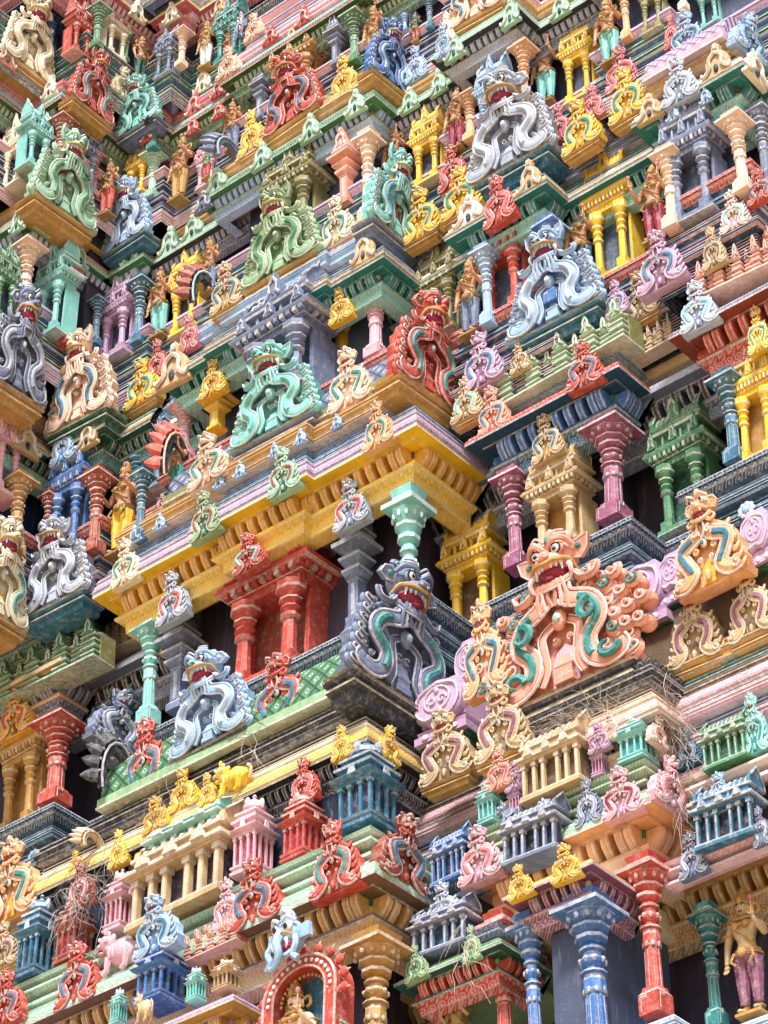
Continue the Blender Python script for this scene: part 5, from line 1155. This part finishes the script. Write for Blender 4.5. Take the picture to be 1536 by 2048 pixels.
LOW = """
kuta|735|1668|180|146|Y-.55|azure,sky,ink|blue miniature shrine on the corner above the gold cornice
kuta|606|1728|140|100|Y-.6|red,rust,crim|red miniature shrine left of the blue corner shrine
nasi|607|1605|92|56|Y-.7|red,rose,rust|red gable crowning the red miniature shrine
kuta|505|1756|158|98|Y-.65|pink,rose,crim|pink miniature shrine between the red shrine and the tan portico
portico|372|1838|190|236|Y-.7|tan,tan,wall|long tan miniature portico with dark openings
portico|385|1722|92|180|Y-.55|turq,teal,teal|turquoise miniature portico carrying yellow lions
nasi|366|1618|80|60|Y-.6|yel,amber,gold|yellow gable with a tall dome on the turquoise portico
crouch|470|1592|70|76|Y-.55|yel,amber,gold|yellow crouching lion at the right end of the turquoise portico
nasi|415|1608|62|34|Y-.6|yel,amber,gold|yellow small gable between the domed one and the crouching lion
nasi|312|1660|66|54|Y-.6|yel,amber,gold|yellow gable at the left end of the turquoise portico
nasi|236|1732|74|40|Y-.62|yel,amber,gold|yellow gable standing alone on the yellow ledge at lower left
nasi|684|1517|66|42|Y-.62|yel,amber,gold|yellow gable on the yellow ledge left of its corner
>nasi|778|1522|70|42|X.27|yel,amber,gold|yellow gable on the yellow ledge right of its corner
kuta|238|1868|125|72|Y-.65|pink,rose,crim|pink miniature shrine left of the tan portico
kuta|145|1932|135|84|Y-.65|brick,rust,crim|brick red miniature shrine wrapped in dry roots
nasi|158|1814|92|52|Y-.75|brick,pink,rust|brick red gable crowning the shrine wrapped in dry roots
nasi|150|1738|36|28|Y-.5|yel,amber,gold|tiny yellow gable above the brick red one
kuta|68|1962|165|90|Y-.7|azure,blue,ink|blue miniature shrine at lower left
nasi|22|1838|160|96|Y-.1|orange,teal,amber|large sand yellow lion gable with teal snakes at the left edge
nasi|6|1935|92|60|Y-.6|tan,plum,brown|brown lion gable at the left edge below the sand yellow one
flame|182|1716|56|44|Y-.6|peach,peach,tan|peach flame-edged arch end at lower left
nasi|151|2010|130|84|Y-.98|red,azure,rust|red lion gable below the brick red shrine
nasi|10|2050|110|66|Y-.98|red,azure,rust|red lion gable in the lower left corner
nasi|510|1852|138|104|Y-.98|red,azure,rust|red lion gable right of the pink fish head
nasi|671|1785|148|100|Y-.98|red,teal,rust|bright red lion gable left of the gold cornice corner
>nasi|806|1770|145|92|X.68|rust,azure,brick|dark red lion gable facing right beside the gold cornice corner
nasi|452|1858|102|54|Y-.9|pink,rose,coral|pink fish-headed gable right of the blue gable
crouch|242|1950|92|82|Y-.8|pink,peach,coral|pink crouching animal left of the blue shrine
kuta|318|2012|125|112|Y-1.1|blue,azure,ink|blue miniature shrine below the blue gable
nasi|312|1908|120|88|Y-1.25|sky,azure,blue|blue lion gable crowning the lower blue shrine
kuta|392|2004|68|46|Y-1.15|turq,teal,teal|small turquoise shrine right of the lower blue shrine
kuta|236|2050|70|40|Y-1.2|turq,teal,teal|small turquoise shrine at the bottom left of the blue shrine
kuta|453|1984|62|64|Y-1.1|tan,gold,brown|small tan shrine above the lilac ledge
crouch|288|2048|62|38|Y-1.35|tan,gold,brown|small tan crouching animal on the lilac ledge
parapet|420|1900|60|110|Y-.8|coral,peach,rose|coral miniature parapet under the pink fish head
archway|605|2110|200|184|Y-1.25|red,azure,rust|red arched niche with petals round a crowned goddess
mask|580|1948|128|88|Y-1.45|sky,blue,navy|blue monster mask with a trunk on top of the red arch
deityA|592|2230|275|90|Y-1.2|rose,gold,peach|pale goddess with gold crown inside the red arch
pilaster|677|2200|215|56|Y-1.2|green,lime,green|green pilaster right of the red arch
crouch|668|2000|34|34|Y-1.3|red,coral,rust|small red bird-like carving on the green pilaster
column|748|2180|300|150|Y-.6|gold,amber|gold column with wide capital right of the red arch
nasi|832|1960|70|46|Y-.35|lime,green,green|green gable on the low green roof right of the gold column
nasi|943|1922|74|36|Y-.35|lime,olive,green|slim green gable half hidden by dry roots
deityB|918|2128|156|50|Y.1|turq,gold,tan|gold crowned deity below the red dentils at the bottom
porch|905|2180|170|60|Y.2|yel,gold,navy|yellow porch at the bottom behind the gold crowned deity
portico|888|1908|100|130|Y.0|slate,gray,navy|slate miniature portico above the green roof
nasi|888|1852|86|74|Y-.12|ice,slate,slate|slate lion gable on the slate portico above the green roof
portico|904|1766|104|86|Y.1|blue,azure,ink|blue miniature portico left of the pink gable
nasi|960|1762|112|84|Y-.25|pink,rose,lilac|pink and white gable at the left end of the orange dentils
nasi|1246|1632|98|78|Y-.25|pink,crim,lilac|pink and white gable left of the orange cornice corner
>nasi|1344|1618|106|62|X3.5|pink,rose,lilac|pink gable facing right on the orange cornice, beside dry straw
kuta|1278|1530|92|100|Y-.02|turq,teal,teal|turquoise miniature shrine below the straw nest
kuta|983|1652|84|66|Y.05|turq,teal,teal|turquoise miniature shrine left of the slate lion roof
kuta|1202|1556|70|46|Y.0|lilac,mag,crim|lilac miniature shrine left of the turquoise one below the nest
nasi|1199|1502|56|44|Y-.1|lilac,mag,mag|lilac gable crowning the shrine left of the turquoise one
kuta|1036|1632|66|44|Y.0|lilac,mag,crim|lilac miniature shrine beside the tan sandy portico
nasi|1034|1578|56|46|Y-.1|lilac,mag,mag|lilac gable crowning the shrine beside the sandy portico
portico|1115|1592|140|146|Y.02|tan,cream,brown|sandy miniature portico with a ribbed roof under the coral gable
portico|1070|1722|112|132|Y-.25|slate,gray,ink|slate miniature portico with a lion head at its left end
nasi|1094|1680|82|64|Y-.4|ice,slate,slate|slate gable on the slate portico below the sandy one
nasi|1178|1648|92|54|Y-.3|slate,gray,slate|dark slate lion gable left of the pink and white gable
crouch|1020|1660|56|44|Y-.3|slate,gray,slate|slate lion head at the left end of the slate portico
nasi|1001|1576|78|52|Y.1|coral,rose,coral|coral gable above the turquoise shrine
nasi|1222|1480|58|36|Y-.1|pale,coral,coral|pale gable on the peach ledge under the nest
>nasi|1318|1490|60|34|X3.5|pale,coral,coral|pale gable on the peach ledge facing right
portico|1458|1532|96|104|Y.35|green,mint,forest|green miniature portico at right below the brown ledges
nasi|1512|1505|124|56|Y-.1|turq,teal,teal|turquoise lion gable at the right edge
portico|1460|1692|130|140|Y.3|azure,blue,ink|blue miniature portico above the pink frieze at right
nasi|1446|1622|78|66|Y.1|sky,ice,azure|blue and white gable on the blue portico at right
nasi|1378|1530|70|50|Y.3|azure,ice,navy|dark blue gable right of the straw nest
nasi|1388|1752|86|56|Y.5|slate,ice,slate|slate and white gable at the left end of the pink frieze
nasi|1525|1690|78|34|Y.5|slate,ice,slate|slate gable at the right edge on the pink frieze
nasi|1133|1760|72|58|Y-.75|yel,amber,gold|yellow gable on the cream frieze over the plum cornice
nasi|1042|1795|66|50|Y-.75|yel,amber,gold|yellow gable at the left end of the cream frieze over the plum cornice
column|1314|2034|305|132|Y.1|red,rust|tall red column with wide capital at lower right
column|1014|2140|300|112|Y.1|red,rust|red column with wide capital left of the blue pilasters
column|1202|2140|335|168|Y-.35|blue,sky|thick blue column under the plum cornice
column|1076|2140|300|100|Y-.35|blue,sky|slim blue column under the left end of the plum cornice
column|1436|2060|240|92|Y.75|teal,forest|teal column at lower right beside the standing deity
deityA|1508|2030|255|86|Y.7|plum,gold,tan|large deity in purple skirt holding a flower at the lower right edge
"""
for row in (TABLE+LOW).strip().splitlines():
    if row.strip(): place(*row.split('|'))
# ---- wagon roofs with scales behind the gables
def wagon(x0, x1, yc, z0, r, h, m, band, label, cell=.2):
    mb = MB(); n = 14; k = 2; vs = []
    for i in range(k):
        x = x0 if i == 0 else x1
        for j in range(n+1):
            a = math.pi*j/n; vs.append((x, yc-r*math.cos(a), z0+h*math.sin(a)))
    fs = [(j, j+1, n+1+j+1, n+1+j) for j in range(n)]+[tuple(range(n+1)), tuple(range(n+1, 2*n+2))[::-1]]
    mb.add(vs, fs, 0)
    for i in range(2):
        for j in range(n+1): mb.uv[i*(n+1)+j] = ((x0 if i == 0 else x1)/cell, math.pi*(r+h)/2*j/n/cell)
    root = empty('wagon_roof', ((x0+x1)/2, yc, z0)); root['label'] = label; root['category'] = 'roof'; root['group'] = 'scaled wagon roofs behind the gables'
    o = mb.build('roof', [mat(m, 's')], root, 50); o.matrix_parent_inverse = Matrix.Translation(-Vector(root.location))
    b = MB(); b.box(x0, x1, yc-r-.05, yc+r, z0-.14, z0-.02, 0); b.box(x0, x1, yc-r-.07, yc+r, z0-.16, z0-.13, 1); b.box(x0, x1, yc-r-.02, yc+r, z0-.02, z0+.01, 1)
    q = b.build('eave', [mat(band), mat(band+'+white')], root, 0); q.matrix_parent_inverse = Matrix.Translation(-Vector(root.location))
wagon(-3.75, .25, .75, 24.16, .5, .62, 'slate', 'olive', 'dark grey scaled wagon roof above the long yellow cornice', .2)
wagon(-3.75, .2, .0, 19.36, .52, .75, 'green', 'lime', 'green scaled wagon roof between the slate and vermilion lion gables', .22)
wagon(-3.4, -.35, 1.0, 27.08, .45, .5, 'rust', 'coral', 'red scaled wagon roof between the green and turquoise lion gables', .14)
wagon(-3.2, -.75, 1.1, 30.15, .35, .4, 'olive', 'gold', 'olive scaled wagon roof behind the red lion gable', .13)
wagon(3.55, 4.7, 1.0, 27.0, .4, .45, 'lilac', 'pink', 'pink scaled wagon roof near the upper right corner', .14)
# ---- stencilled panel
sp = at(170, 500, 'X', -5.95)
slab('stencilled_panel', -6.3, -5.84, -.35, .95, 29.95, 30.5, mat('yel', 'f'))
# ---- crow
c = empty('crow', at(297, 250, 'Y', .3)); c['label'] = 'black bird perched beside the pale turquoise lion gable'; c['category'] = 'bird'
c.scale = (.8, .8, .8); c.rotation_euler = (0, 0, R_(-30))
b = MB(); b.tube(spline([(-.16, 0, .17), (-.05, 0, .14), (.05, 0, .1), (.14, 0, .05)], 4), [.03, .05, .06, .065, .065, .065, .06, .055, .05, .045, .035, .025, .015], 8, 0); b.ell((-.17, 0, .19), (.045, .04, .04), 0); b.build('body', ['crow'], c)
b = MB(); b.tube([(-.2, 0, .19), (-.26, 0, .18)], [.02, .004], 6, 0); b.build('beak', ['char'], c)
b = MB(); b.box(.1, .28, -.03, .03, .0, .02, 0, Matrix.Rotation(R_(12), 4, 'Y')); b.build('tail', ['crow'], c)
for s in (-1, 1):
    b = MB(); b.ell((.02, s*.05, .11), (.12, .02, .05), 0, Matrix.Rotation(R_(15), 4, 'Y')); b.build('wing', ['char'], c)
    b = MB(); b.tube([(0, s*.02, .07), (0, s*.02, 0)], .007, 5, 0); b.build('leg', ['char'], c)
# ---- rosettes on the dark dado
for x, y, pl, m, lb in ((70, 1715, 'Y.76', 'azure', 'blue flower rosette on the dark block at lower left'), (112, 1717, 'X-5.83', 'azure', 'blue flower rosette round the corner of the dark block at lower left'), (1495, 1022, 'Y.66', 'sky', 'blue flower rosette at the right edge above the orange gable')):
    p = at(x, y, pl[0], float(pl[1:])); r = empty('rosette', p); r['label'] = lb; r['category'] = 'ornament'; r['group'] = 'flower rosettes'; r.rotation_euler = (0, 0, math.pi/2 if pl[0] == 'X' else 0)
    b = MB()
    for i in range(9): a = i*2*math.pi/9; b.ell((.075*math.cos(a), -.02, .075*math.sin(a)), (.035, .02, .035), 1, n=7, k=4)
    b.build('petals', [mat(m), mat(m+'+white')], r); b = MB(); b.ell((0, -.02, 0), (.055, .035, .055), 0); b.build('centre', [mat(m)], r)
# ---- dry straw and roots
def straw(x, y, ax, v, n, L, sprd, m, label, down=0):
    p0 = at(x, y, ax, v); mb = MB(); rnd = random.Random(x)
    for i in range(n):
        p = p0+Vector((rnd.gauss(0, sprd[0]), rnd.gauss(0, sprd[1])-.05, rnd.gauss(0, sprd[2]))); q = [p]
        d = Vector((rnd.gauss(0, 1), rnd.gauss(0, .5), rnd.gauss(0, .6)-down)).normalized()*L/4
        for k in range(4): p = p+d+Vector((rnd.gauss(0, .02), rnd.gauss(0, .02), rnd.gauss(0, .02)-.015*k)); q.append(p)
        mb.tube(q, [.0035, .0035, .003, .0025, .0015], 4, rnd.randrange(2))
    o = mb.build('dry_straw', [mat(m), mat(m+'+white')], None); o['label'] = label; o['category'] = 'dry plants'; o['kind'] = 'stuff'
straw(1170, 1425, 'Y', -.2, 70, .3, (.45, .08, .03), 'straw', 'dry straw nest on the peach ledge under the huge coral gable')
straw(1350, 1440, 'X', 3.5, 80, .35, (.05, .12, .2), 'straw', 'dry straw hanging round the corner of the peach ledge', .8)
straw(1370, 1590, 'X', 3.55, 40, .4, (.06, .1, .18), 'straw', 'dry tangled roots right of the pink gable', .8)
straw(170, 1790, 'Y', -.85, 90, .35, (.22, .05, .3), 'char', 'dark dry roots wrapping the brick red shrine', 1.0)
straw(330, 1600, 'Y', -.6, 25, .3, (.08, .05, .2), 'brown', 'dark dry roots beside the vermilion lion gable', 1.0)
straw(930, 1900, 'Y', -.4, 12, .35, (.05, .04, .25), 'straw', 'dry hanging roots in front of the slim green gable', 1.4)
straw(505, 1480, 'Y', -.6, 16, .25, (.08, .05, .2), 'brown', 'dark dry roots left of the orange-red horseshoe gable', 1.0)
